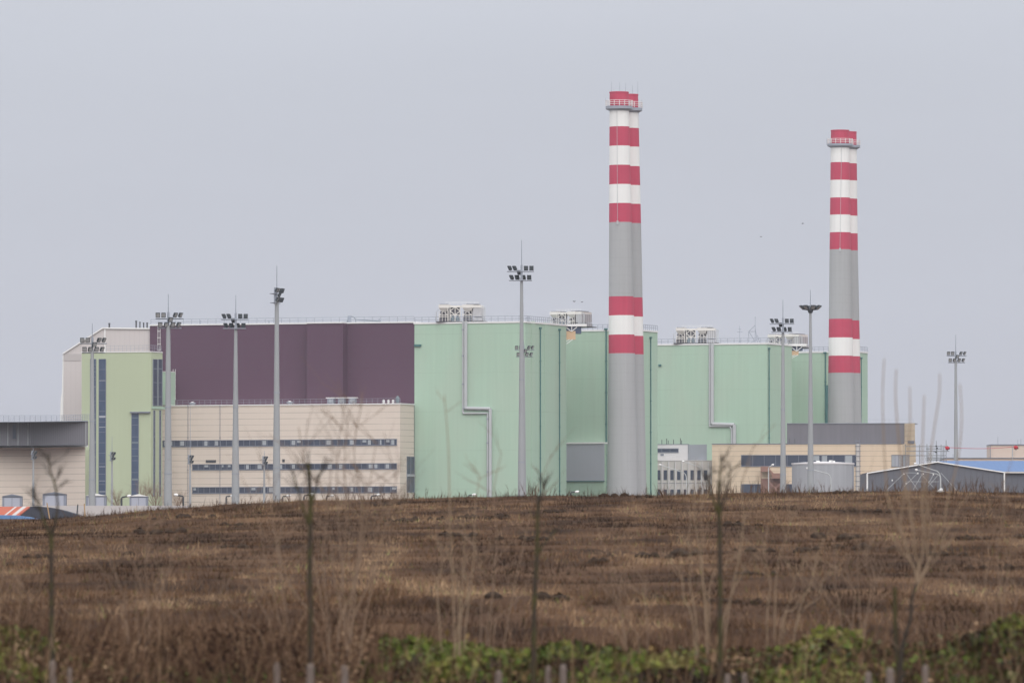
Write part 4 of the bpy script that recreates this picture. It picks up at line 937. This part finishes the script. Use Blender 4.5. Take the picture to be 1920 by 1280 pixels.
# ------------------------------------------------------------------ bare woody plants
def grow(mb, p, d, r, L, depth, rnd, spread=.5, up=.25, seg=4, kids=(2, 3), taper=.65):
    pts = [p]; rs = [r]; q = p.copy(); dd = d.copy()
    for i in range(seg):
        dd = (dd + Vector((rnd.gauss(0, .09), rnd.gauss(0, .09), rnd.gauss(0, .05) + up * .06))).normalized(); q = q + dd * (L / seg); pts.append(q.copy()); rs.append(r * (1 - (1 - taper) * (i + 1) / seg))
    mb.tube(pts, rs, 5 if r > .01 else 4, False)
    if depth <= 0: return
    for k in range(rnd.randint(*kids)):
        j = rnd.randint(max(1, seg - 3), seg); a = rnd.uniform(0, 2 * math.pi); s = rnd.uniform(.5, 1) * spread
        nd = (dd + Vector((math.cos(a) * s, math.sin(a) * s, up * .3))).normalized()
        grow(mb, pts[j], nd, rs[j] * rnd.uniform(.55, .8), L * rnd.uniform(.55, .85), depth - 1, rnd, spread, up, seg, kids, taper)
def poly_stem(mb, pts, Y, r0, r1, n=6):
    q = [P(x, y, Y) for x, y in pts]
    k = len(q) - 1
    rs = [r0 + (r1 - r0) * i / k for i in range(k + 1)]
    # smooth by subdividing (Catmull-Rom)
    out, ro = [], []
    for i in range(k):
        p0, p1, p2, p3 = q[max(i - 1, 0)], q[i], q[i + 1], q[min(i + 2, k)]
        for s in range(5):
            t = s / 5; out.append(.5 * ((2 * p1) + (p2 - p0) * t + (2 * p0 - 5 * p1 + 4 * p2 - p3) * t * t + (3 * p1 - p0 - 3 * p2 + p3) * t ** 3)); ro.append(rs[i] + (rs[i + 1] - rs[i]) * t)
    out.append(q[-1]); ro.append(rs[-1]); mb.tube(out, ro, n, False); return out, ro
# distant bare trees
for px, Y, h, lb in ((226, 1300, 7.0, 'small hazy bare tree in front of the lime tower'), (268, 1300, 7.8, 'bare tree in front of the narrow tower windows, left of the tallest bare one'), (292, 1290, 9.2, 'tallest bare tree, at the corner of the lime tower'), (332, 1300, 5.8, 'small bare tree just right of the second mast')):
    rnd = random.Random(px); z = gz(X(px, Y), Y); r = thing('bare_tree', lb, 'tree', (X(px, Y), Y, z), 'bare trees below the lime tower')
    mb = MB(); mb.tube([(0, 0, 0), (.05, 0, h * .3)], [.13, .09], 6); mb.build('trunk', M['palef'], r, local=True)
    mb = MB()
    for k in range(7):
        a = rnd.uniform(0, 6.28); grow(mb, Vector((.05, 0, h * rnd.uniform(.15, .3))), Vector((math.cos(a) * .6, math.sin(a) * .6, 1)).normalized(), .06, h * .33, 3, rnd, .7, .2, 3, (2, 4))
    mb.build('crown', M['palef'], r, local=True)

# ================================================================== FOREGROUND (60-90 m)
YS = 62.0
def sapling(label, stems, Y=YS, r0=.022, mt='bark', twigs=10, seed=1, tw_r=.004, twl=.25, name='sapling', group='young trees along the verge', tmat='barkd', cat='tree', eq=False, low=None, tmin=None, tmax=1.0):
    rnd = random.Random(seed); r0 = r0 * (1 if eq else 1.3); bx = X(stems[0][0][0], Y, 1250); r = thing(name, label, cat, (bx, Y, gz(bx, Y)), group)
    for i, (s, a, b2) in enumerate(zip(stems, [r0] + [r0 * (1 if eq else .5)] * 20, [r0 * (.4 if eq else .6)] + [r0 * (.35 if eq else .2)] * 20)):
        tw = MB(); mb = MB(); pts, rs = poly_stem(mb, s, Y, a, b2)
        lm_ = mb.build('trunk' if i == 0 and not eq else 'limb', M[low or mt if i == 0 else mt], r, smooth=True)
        for k in range(twigs if i else twigs // 2):
            j = rnd.randint(len(pts) // (2 if i else 1) - (0 if i else 6), len(pts) - 1); j = min(max(j, 0), len(pts) - 1)
            if tmin is not None: j = int(rnd.uniform(tmin, tmax) * (len(pts) - 1))
            a_ = rnd.uniform(0, 6.28); grow(tw, pts[j], Vector((math.cos(a_) * .8, math.sin(a_) * .4, rnd.uniform(.3, 1.2))).normalized(), tw_r, twl * rnd.uniform(.5, 1.2), 1, rnd, .5, .2, 3, (1, 3))
        if tw.v: tw.build('twigs', M[tmat], lm_)
    return r
GB = 1460
sapling('forked leafless sapling with mossy stem before the louvred hall', [[(96, GB), (97, 1300), (97, 1150), (96, 1050), (97, 990)], [(97, 1005), (104, 975), (108, 945), (102, 905), (94, 880), (92, 848)], [(95, 1005), (82, 975), (75, 950), (66, 935)]], r0=.023, seed=3, twigs=14, twl=.14)
sapling('leafless sapling before the office wing with a cut-off dark top', [[(582, GB), (582, 1200), (581, 1050), (582, 960), (580, 900), (578, 868)], [(581, 960), (592, 915), (606, 868)], [(579, 985), (562, 930), (548, 880)]], r0=.023, seed=5, twigs=7, twl=.15)
sapling('leafless sapling in front of the nearest mint block', [[(1000, GB), (1001, 1200), (1003, 1100), (1007, 1040), (1008, 985), (1010, 930)], [(1009, 1035), (1028, 1010), (1042, 995)], [(1009, 950), (1016, 925), (1020, 905)]], r0=.021, seed=8, twigs=9, twl=.10)
sapling('straight mossy leafless sapling before the tan workshop', [[(1353, GB), (1351, 1250), (1350, 1150), (1350, 1020), (1348, 960), (1349, 905)], [(1349, 965), (1362, 920), (1370, 882)], [(1349, 975), (1336, 930), (1326, 895)], [(1349, 925), (1350, 890), (1352, 868)]], r0=.022, seed=11, twigs=9, twl=.13)
sapling('short dark bare stump stem beside the pale forked shrub', [[(1690, GB), (1683, 1250), (1679, 1180), (1678, 1100)]], r0=.021, seed=14, twigs=3, name='stump_stem')
# the big pale forked shrub at the right with long thin shoots
bigstems = [[(1688, GB), (1690, 1240), (1695, 1200), (1707, 1160), (1710, 1120), (1719, 1092)],
            [(1719, 1100), (1716, 1070), (1704, 1045), (1699, 1015), (1686, 992), (1676, 965), (1664, 930), (1660, 880), (1656, 800), (1655, 730), (1658, 672)],
            [(1717, 1098), (1722, 1062), (1716, 1040), (1712, 992), (1710, 985), (1709, 945), (1706, 930), (1705, 900)],
            [(1721, 1090), (1724, 1060), (1731, 1030), (1731, 1005), (1737, 960), (1737, 905), (1742, 870), (1752, 800), (1761, 740), (1762, 700)],
            [(1722, 1093), (1736, 1070), (1748, 1058), (1764, 1030), (1772, 1000), (1788, 975), (1798, 950), (1822, 925)],
            [(1726, 1083), (1742, 1052), (1752, 1030), (1758, 1005), (1769, 985), (1776, 940), (1792, 880), (1800, 830), (1803, 780), (1800, 720)],
            [(1733, 1000), (1729, 950), (1731, 900), (1729, 860), (1731, 800), (1733, 740)],
            [(1711, 990), (1704, 950), (1696, 900), (1690, 870), (1682, 790), (1679, 730), (1681, 692)],
            [(1698, 1020), (1688, 985), (1692, 950), (1699, 890), (1706, 800), (1706, 725)],
            [(1742, 1052), (1738, 1020), (1745, 985), (1742, 955), (1750, 920)], [(1704, 1045), (1690, 1035), (1676, 1010), (1668, 1003)], [(1764, 1030), (1782, 1015), (1790, 1000)]]
sapling('large pale forked shrub with long thin shoots at the right', bigstems, Y=61, r0=.0155, mt='pale', twigs=7, seed=21, low='barkd', tmat='palef', tw_r=.0028, twl=.14, name='forked_shrub', group='pale dry shrubs along the verge', cat='shrub', tmin=.12, tmax=.42)
def fan(label, base, tips, Y, r0, seed, mt='pale', twigs=4, twl=.3, tw_r=.003):
    stems = []
    rnd = random.Random(seed)
    for t in tips:
        mx_, my_ = (base[0] + t[0]) / 2 + rnd.uniform(-12, 12), (base[1] + t[1]) / 2
        qx, qy = base[0] + (t[0] - base[0]) * .78 + rnd.uniform(-8, 8), base[1] + (t[1] - base[1]) * .78
        o_ = (t[0] - base[0]) * .28 + rnd.uniform(-14, 14)
        stems.append([(base[0] + o_ * .3, GB), (base[0] + o_, base[1]), (mx_ + o_ * .4, my_), (qx, qy), t])
    rt = sapling(label, stems, Y=Y, r0=r0 * .8, eq=True, mt=mt, twigs=twigs, seed=seed, tw_r=tw_r, twl=twl, name='dry_shrub', group='pale dry shrubs along the verge', tmat=mt, cat='shrub')
    return rt
fan('dense pale dry shrub fanning up before the middle of the office wing', (640, 1200), [(560, 800), (655, 770), (600, 900), (705, 830), (690, 900), (665, 1000), (720, 960), (620, 985), (500, 1010), (745, 890), (635, 830), (680, 750)], 68, .011, 31, 'palef', 8, .42)
fan('pale dry shrub spreading left of the second sapling', (540, 1210), [(470, 930), (520, 1000), (430, 1040), (480, 1080), (505, 900), (400, 1120)], 71, .009, 33, 'palef', 6, .35)
fan('tall pale stalks leaning right in front of the mint wall duct', (850, 1200), [(833, 740), (840, 990), (870, 980), (880, 1030), (900, 890), (815, 1000)], 68, .011, 35, 'pale', 4, .2)
fan('pale dry shrub low on the verge below the thin mast lamps', (905, 1190), [(940, 850), (890, 1020), (930, 1040), (970, 1120), (1035, 850)], 72, .009, 37, 'palef', 5, .3)
fan('pale shrub with a crooked fork left of the fourth sapling', (1325, 1180), [(1290, 1010), (1313, 950), (1270, 1060), (1415, 830), (1350, 1050), (1395, 1060), (1300, 900)], 69, .011, 39, 'pale', 5, .3)
fan('low pale twiggy shrub slanting right beyond the fourth sapling', (1455, 1180), [(1520, 1105), (1565, 1060), (1560, 990), (1490, 1080), (1430, 1010), (1480, 940)], 71, .010, 41, 'pale', 5, .3)
fan('grey twig shrub leaning left between the third and fourth saplings', (1200, 1215), [(1130, 1150), (1165, 1130), (1150, 1080), (1215, 1090), (1120, 1000)], 70, .009, 43, 'palef', 5, .3)
fan('thin brown shrub at the right edge of the verge', (1870, 1190), [(1850, 1000), (1895, 1010), (1915, 960), (1830, 1090), (1880, 900), (1945, 1020)], 71, .009, 45, 'palef', 6, .35)
fan('wispy brown shrub between the first and second saplings', (265, 1200), [(255, 1060), (300, 1080), (230, 1110), (330, 1050), (275, 990), (200, 1040)], 71, .008, 47, 'palef', 6, .3)
fan('slender pale shrub at the left edge of the verge', (20, 1210), [(5, 1040), (45, 1090), (-20, 1000), (60, 1110)], 72, .008, 49, 'palef', 5, .3)
fan('pale dry shrub between the pale forked shrub and the grey shed', (1600, 1190), [(1560, 1000), (1590, 1040), (1630, 1010), (1650, 1080), (1540, 1100), (1610, 930)], 73, .009, 51, 'palef', 6, .35)
# stakes
STK = [(98, 1237, 12, 'grey stake tied at the foot of the leftmost sapling'), (130, 1250, 8, 'thin grey stake just right of the leftmost sapling'), (518, 1241, 11, 'grey stake standing left of the second sapling'), (581, 1243, 15, 'broad pale stake at the foot of the second sapling'), (645, 1246, 13, 'grey stake standing right of the second sapling'),
       (934, 1256, 12, 'grey stake left of the third sapling'), (1027, 1247, 10, 'thinner of two grey stakes right of the third sapling'), (1055, 1244, 13, 'broader of two grey stakes right of the third sapling'), (1364, 1262, 11, 'grey stake at the foot of the fourth sapling'), (1396, 1260, 11, 'pale stake just right of the fourth sapling'),
       (1627, 1258, 12, 'brownish stake standing left of the pale forked shrub'), (1668, 1251, 15, 'broad pale stake at the foot of the forked shrub'), (1734, 1246, 12, 'grey stake right of the pale forked shrub')]
for px, py, wp, lb in STK:
    Y = 59.0; t = P(px, py, Y); zb = gz(t.x, Y) - .2; h = wp * Y / FPX / 2; mb = MB()
    mb.tube([(0, 0, 0), (.004, 0, t.z - zb - .03), (.004, 0, t.z - zb)], [h * 1.05, h, h * .6], 8)
    o = mb.build('wooden_stake', M['stake']); o.location = (t.x, Y, zb); tag(o, lb, 'stake', 'weathered stakes along the verge')

# ------------------------------------------------------------------ fast numpy foliage
def tri_cloud(name, verts, cols, m, quads=False):
    k = 4 if quads else 3; n = len(verts) // k; me = bpy.data.meshes.new(name)
    me.vertices.add(n * k); me.vertices.foreach_set('co', verts.astype(np.float32).ravel())
    me.loops.add(n * k); me.loops.foreach_set('vertex_index', np.arange(n * k, dtype=np.int32))
    me.polygons.add(n); me.polygons.foreach_set('loop_start', np.arange(0, n * k, k, dtype=np.int32))
    me.update(calc_edges=True)
    a = me.color_attributes.new('tone', 'FLOAT_COLOR', 'POINT'); c = np.ones((n * k, 4), np.float32); c[:, :3] = np.repeat(cols, k, axis=0); a.data.foreach_set('color', c.ravel())
    me.materials.append(m); o = bpy.data.objects.new(name, me); SC.collection.objects.link(o); return o
GM = attr_mat('dry_blades'); LM = attr_mat('bramble_leaves', .6)
def palette(t, stops):
    ts = [s[0] for s in stops]; return np.stack([np.interp(t, ts, [s[1][i] for s in stops]) for i in range(3)], -1)
DRY = [(0, (.017, .010, .007)), (.25, (.050, .028, .017)), (.5, (.100, .056, .033)), (.7, (.165, .096, .055)), (.88, (.28, .178, .108)), (1, (.38, .26, .16))]
def blades(n, ylo, yhi, hlo, hhi, wid, dens=None, tone=.0, seed=0, ybias=1.0, lean=.35, cap=None):
    R = np.random.default_rng(seed); Yv = ylo + (yhi - ylo) * R.random(n) ** ybias
    Xv = (R.random(n) * 2 - 1) * (Yv * 960 / FPX * 1.22 + .5)
    pt = fbm(Xv * .42, Yv * .075, 21, 4) * .55 + fbm(Xv * 1.6, Yv * .22, 61, 3) * .45; keep = np.ones(n, bool)
    if dens is not None: keep = R.random(n) < np.clip((fbm(Xv * .5, Yv * .22, 40) - dens) * 5, .08, 1)
    Xv, Yv, pt = Xv[keep], Yv[keep], pt[keep]; n = len(Xv)
    Zv = ground(Xv, Yv) - .01
    hs = hlo + (hhi - hlo) * R.random(n) ** 2; hs = hs * (.6 + .9 * vnoise(Xv * .6, Yv * .4, 77))
    ph = R.random(n) * 6.283; ww = wid * (.6 + .8 * R.random(n)) / 2
    b = np.stack([Xv, Yv, Zv], -1); s = np.stack([np.cos(ph) * ww, np.sin(ph) * ww, 0 * ww], -1)
    ln = R.normal(0, lean, (n, 2)) * hs[:, None]; tip = b + np.stack([ln[:, 0], ln[:, 1], hs], -1)
    v = np.stack([b - s, b + s, tip], 1).reshape(-1, 3)
    c = palette(np.clip((pt - .5) * 3.0 + .44 + tone + R.normal(0, .12, n), 0, 1), DRY)
    g_ = (R.random(n) < .05)[:, None]; c = np.where(g_, c * np.array([.75, 1.25, .7]), c)
    return v, c
vs, cs = zip(blades(190000, 84, 256, .02, .13, .016, None, .0, 1, .9), blades(60000, 84, 256, .05, .22, .012, .5, .10, 2, .9),
             blades(16000, 226, 260, .08, .34, .018, .50, -.12, 3, 1, .35), blades(45000, 72, 110, .03, .22, .010, .45, .02, 4, 1.2, .7))
o = tri_cloud('dry_grass', np.concatenate(vs), np.concatenate(cs), GM); tag(o, 'brown and straw coloured dry grass covering the sloping field', 'grass', kind='stuff')
wd = MB(); rw = random.Random(91)
for cx_, sd_, n_, hh in ((460, 60, 40, .22), (575, 60, 46, .32), (690, 60, 40, .34), (800, 60, 26, .28), (900, 60, 24, .22), (1005, 22, 26, .42), (1090, 50, 20, .26), (1240, 14, 12, .40), (1350, 34, 52, .50), (1480, 40, 30, .34), (1580, 60, 26, .24), (1710, 60, 44, .36), (1810, 50, 46, .42), (1890, 40, 20, .30), (220, 120, 46, .20), (80, 60, 16, .16), (1950, 60, 16, .3), (-60, 60, 12, .2)):
    for k in range(n_):
        px = rw.gauss(cx_, sd_); Y = rw.uniform(236, 254); x = X(px, Y); h = hh * rw.uniform(.35, 1.15); p = Vector((x, Y, gz(x, Y) - .03))
        grow(wd, p, Vector((rw.gauss(0, .22), rw.gauss(0, .2), 1)).normalized(), .011, h, 1, rw, .5, .3, 3, (2, 4), .5)
o = wd.build('weeds', M['weed']); tag(o, 'dark brown dead weeds bristling along the brow of the field', 'weeds', kind='stuff')
# soil clods and molehills
R = np.random.default_rng(55); mb = MB()
for px, py in ((765, 978), (915, 972), (1050, 960), (867, 1006), (970, 1012), (1085, 1055), (1230, 1045), (1420, 985), (1620, 1030), (430, 985), (300, 1000), (85, 1045), (30, 1060), (1365, 1130), (1045, 1128), (1470, 1035), (1560, 1010), (1170, 930), (1215, 932), (720, 948), (340, 948), (1590, 925), (1435, 1078), (1860, 1065), (1260, 1128), (460, 1028), (240, 1040), (1760, 1040), (1820, 1010), (1640, 960)) :
    # find the ground depth seen on this pixel row
    Yv = np.linspace(92, 252, 500); xx = np.array([X(px, y, py) for y in Yv]); zz = np.array([Z(py, y) for y in Yv]); gg = ground(xx, Yv); i = int(np.argmax(gg >= zz)) or 400
    Yc_ = Yv[i]; xc = xx[i]; rr0 = R.uniform(.12, .3)
    for k in range(R.integers(4, 11)):
        dx, dy = R.normal(0, rr0 * 1.6), R.normal(0, rr0 * 2); rr1 = rr0 * R.uniform(.3, .8); z = gz(xc + dx, Yc_ + dy); n = 7
        mb.tube([(xc + dx, Yc_ + dy, z - .05), (xc + dx + R.normal(0, .02), Yc_ + dy, z + rr1 * .35), (xc + dx, Yc_ + dy, z + rr1 * .7)], [rr1, rr1 * R.uniform(.7, .95), rr1 * .25], n)
o = mb.build('soil_clods', M['soil']); tag(o, 'dark earth clods and molehills scattered over the field', 'soil', kind='stuff')
# white litter on the brow
for dx, s, lb in ((1765, .085, 'crumpled white plastic bag caught in weeds on the brow, the larger scrap'), (1759, .05, 'small white plastic scrap left of the larger bag on the brow')):
    Yl = 246; xx = X(dx, Yl, 905); mb = MB(); R2_ = random.Random(dx)
    rings = [[Vector((xx + math.cos(a) * rr * s * R2_.uniform(.7, 1.2), Yl + math.sin(a) * rr * s, gz(xx, Yl) + h * s * 1.6)) for a in np.linspace(0, 6.283, 9)[:-1]] for h, rr in ((0, .9), (.4, 1.2), (.8, .9), (1.15, .35))]
    for a, b2 in zip(rings, rings[1:]):
        for i in range(8): mb.quad(a[i], a[(i + 1) % 8], b2[(i + 1) % 8], b2[i])
    mb.f.append(tuple(range(len(mb.v), len(mb.v) + 8))); mb.v += [tuple(v) for v in rings[-1]]
    o = mb.build('plastic_bag', M['plastic']); tag(o, lb, 'litter', 'white litter on the brow')

# leafy undergrowth of the verge
TP = [(-300, 1170), (0, 1172), (60, 1182), (100, 1215), (170, 1245), (250, 1250), (420, 1255), (560, 1275), (660, 1258), (720, 1200), (800, 1192), (880, 1205), (960, 1218), (1060, 1202), (1180, 1222), (1290, 1216), (1400, 1222), (1480, 1200), (1540, 1180), (1600, 1190), (1680, 1212), (1740, 1195), (1800, 1168), (1860, 1158), (1920, 1162), (2200, 1160)]
def leaves(n, toppts, ylo, yhi, size, stops, seed, jit=10, thick=.4, tb=0):
    R = np.random.default_rng(seed); Yv = ylo + (yhi - ylo) * R.random(n); pxs = -250 + 2420 * R.random(n)
    top = np.interp(pxs, [t[0] for t in toppts], [t[1] for t in toppts])
    # rolling hummocks: the canopy surface height over the ground at each spot
    zt_ = CZ + (HOR - top) / FPX * 72.0
    Xv = (pxs - 960) / FPX * Yv; gv = ground(Xv, Yv)
    hum = fbm(Xv * 1.5, Yv * .5, seed + 5, 3)
    f = np.clip(1 - ((Yv - 71) / 14) ** 2, .1, 1)
    surf = gv + np.maximum(zt_ - gv, .05) * f * (.55 + .75 * hum)
    Zv = surf - R.random(n) ** 2 * thick * (surf - gv) + R.normal(0, .015, n)
    c0 = np.stack([Xv, Yv, Zv], -1); a = R.normal(0, 1, (n, 3)); a /= np.linalg.norm(a, axis=1)[:, None]
    b = np.cross(a, R.normal(0, 1, (n, 3))); b /= np.linalg.norm(b, axis=1)[:, None]; s = size * (.5 + R.random(n))[:, None] / 2
    v = np.stack([c0 - a * s * 1.3, c0 - b * s * .8, c0 + a * s * 1.3, c0 + b * s * .8], 1).reshape(-1, 3)
    t = np.clip((fbm(Xv * 2.0, Yv * .7 + Zv * 3, seed + 9, 3) - .5) * 2.1 + .5 + R.normal(0, .12, n) + tb, 0, 1)
    return v, palette(t, stops)
GRN = [(0, (.014, .009, .006)), (.25, (.026, .018, .010)), (.40, (.042, .050, .014)), (.55, (.066, .092, .020)), (.72, (.105, .145, .026)), (.9, (.155, .155, .035)), (1, (.16, .14, .05))]
v, c = leaves(100000, TP, 57.5, 82, .058, GRN, 3, tb=.02)
v2, c2 = leaves(3500, TP, 58, 80, .05, [(0, (.12, .08, .035)), (.5, (.17, .11, .045)), (1, (.11, .15, .08))], 8)
o = tri_cloud('green_undergrowth', np.concatenate([v, v2]), np.concatenate([c, c2]), LM, True); tag(o, 'green and yellow bramble leaves along the bottom of the verge', 'undergrowth', kind='stuff')
BP = [(-300, 1150), (0, 1158), (80, 1170), (160, 1195), (240, 1190), (340, 1180), (430, 1175), (520, 1178), (620, 1180), (700, 1190), (760, 1215), (900, 1230), (1100, 1225), (1250, 1222), (1340, 1205), (1440, 1225), (1700, 1215), (1780, 1190), (1920, 1180), (2200, 1180)]
BRN = [(0, (.014, .008, .006)), (.35, (.042, .023, .016)), (.6, (.085, .048, .031)), (.85, (.16, .096, .06)), (1, (.27, .18, .115))]
v, c = leaves(60000, BP, 57.5, 86, .040, BRN, 14, thick=.6)
# arching bramble canes as thin quads
R = np.random.default_rng(77); n = 9000; Yv = 58 + 32 * R.random(n); pxs = -250 + 2420 * R.random(n); Xv = (pxs - 960) / FPX * Yv
top = np.interp(pxs, [t[0] for t in BP], [t[1] for t in BP]); g0 = ground(Xv, Yv); zt_ = np.maximum(CZ + (HOR - top) / FPX * 72 - g0, .25) * np.where(Yv > 80, .5, 1)
h = zt_ * (.6 + .85 * R.random(n)); ph = R.random(n) * 6.283; ww = .006 * (.6 + R.random(n)) / 2
b = np.stack([Xv, Yv, g0], -1); s = np.stack([ww, 0 * ww, 0 * ww], -1); ln = R.normal(0, .35, (n, 2)) * h[:, None]; tip = b + np.stack([ln[:, 0], ln[:, 1], h], -1)
v3 = np.stack([b - s, b + s, tip + s * .5, tip - s * .5], 1).reshape(-1, 3); c3 = palette(np.clip(R.normal(.6, .25, n), 0, 1), BRN)
o = tri_cloud('dry_brambles', np.concatenate([v, v3]), np.concatenate([c, c3]), GM, True); tag(o, 'brown dry bramble tangle along the verge', 'undergrowth', kind='stuff')

# ================================================================== BIRDS
def bird(px, py, Y, s, label, m='bird', a=.3):
    mb = MB(); n = 8
    mb.tube([(-.5 * s, 0, 0), (-.3 * s, 0, .05 * s), (0, 0, .05 * s), (.3 * s, 0, 0), (.42 * s, 0, .03 * s), (.52 * s, 0, 0)], [.02 * s, .10 * s, .15 * s, .09 * s, .07 * s, .01 * s], n)
    for sg in (-1, 1):
        q = [Vector((-.15 * s, 0, .08 * s)), Vector((.2 * s, 0, .08 * s)), Vector((.08 * s, sg * .5 * s, (.08 + a) * s)), Vector((-.12 * s, sg * .95 * s, (.02 + a * .6) * s)), Vector((-.22 * s, sg * .45 * s, (.06 + a * .8) * s))]
        mb.solid(q, [p + Vector((0, 0, .03 * s)) for p in q])
    mb.solid([Vector((-.75 * s, -.1 * s, 0)), Vector((-.45 * s, -.03 * s, 0)), Vector((-.45 * s, .03 * s, 0)), Vector((-.75 * s, .1 * s, 0))], [Vector((-.75 * s, -.1 * s, .02 * s)), Vector((-.45 * s, -.03 * s, .03 * s)), Vector((-.45 * s, .03 * s, .03 * s)), Vector((-.75 * s, .1 * s, .02 * s))])
    o = mb.build('bird', M[m]); o.location = P(px, py, Y); o.rotation_euler = (0, 0, px); tag(o, label, 'bird', 'birds in the sky')
bird(1505, 419.5, 1300, .42, 'dark bird in the sky left of the farther chimneys, the higher one'); bird(1427, 444.5, 1400, .34, 'dark bird in the open sky between the two chimney pairs, the lower one')
bird(1076.5, 566, 1400, .36, 'dark bird left of the nearer chimneys, left one of two', a=.6); bird(1091, 566.5, 1400, .36, 'dark bird closest to the nearer chimneys, right one of two'); bird(556, 358.5, 1300, .3, 'pale bird alone high above the maroon hall', 'trim')

# ================================================================== HAZE
mb = MB(); mb.box(-2950, 2950, -350, 5600, -3, 140); hz = mb.build('haze', None) if False else None
me = bpy.data.meshes.new('haze'); me.from_pydata([(x, y, z) for z in (-3, 140) for y in (-350, 5600) for x in (-2950, 2950)], [], [(0, 2, 3, 1), (4, 5, 7, 6), (0, 1, 5, 4), (2, 6, 7, 3), (0, 4, 6, 2), (1, 3, 7, 5)])
hm = bpy.data.materials.new('haze'); hm.use_nodes = True; hn = hm.node_tree; hn.nodes.clear(); ho = hn.nodes.new('ShaderNodeOutputMaterial'); hv = hn.nodes.new('ShaderNodeVolumePrincipled')
hv.inputs['Color'].default_value = (.86, .90, 1.0, 1); hv.inputs['Density'].default_value = 5e-5; hv.inputs['Anisotropy'].default_value = 0.2
hn.links.new(hv.outputs[0], ho.inputs['Volume']); me.materials.append(hm); o = bpy.data.objects.new('haze', me); SC.collection.objects.link(o); tag(o, 'thin pale haze in the air over the whole plant', 'haze', kind='stuff')
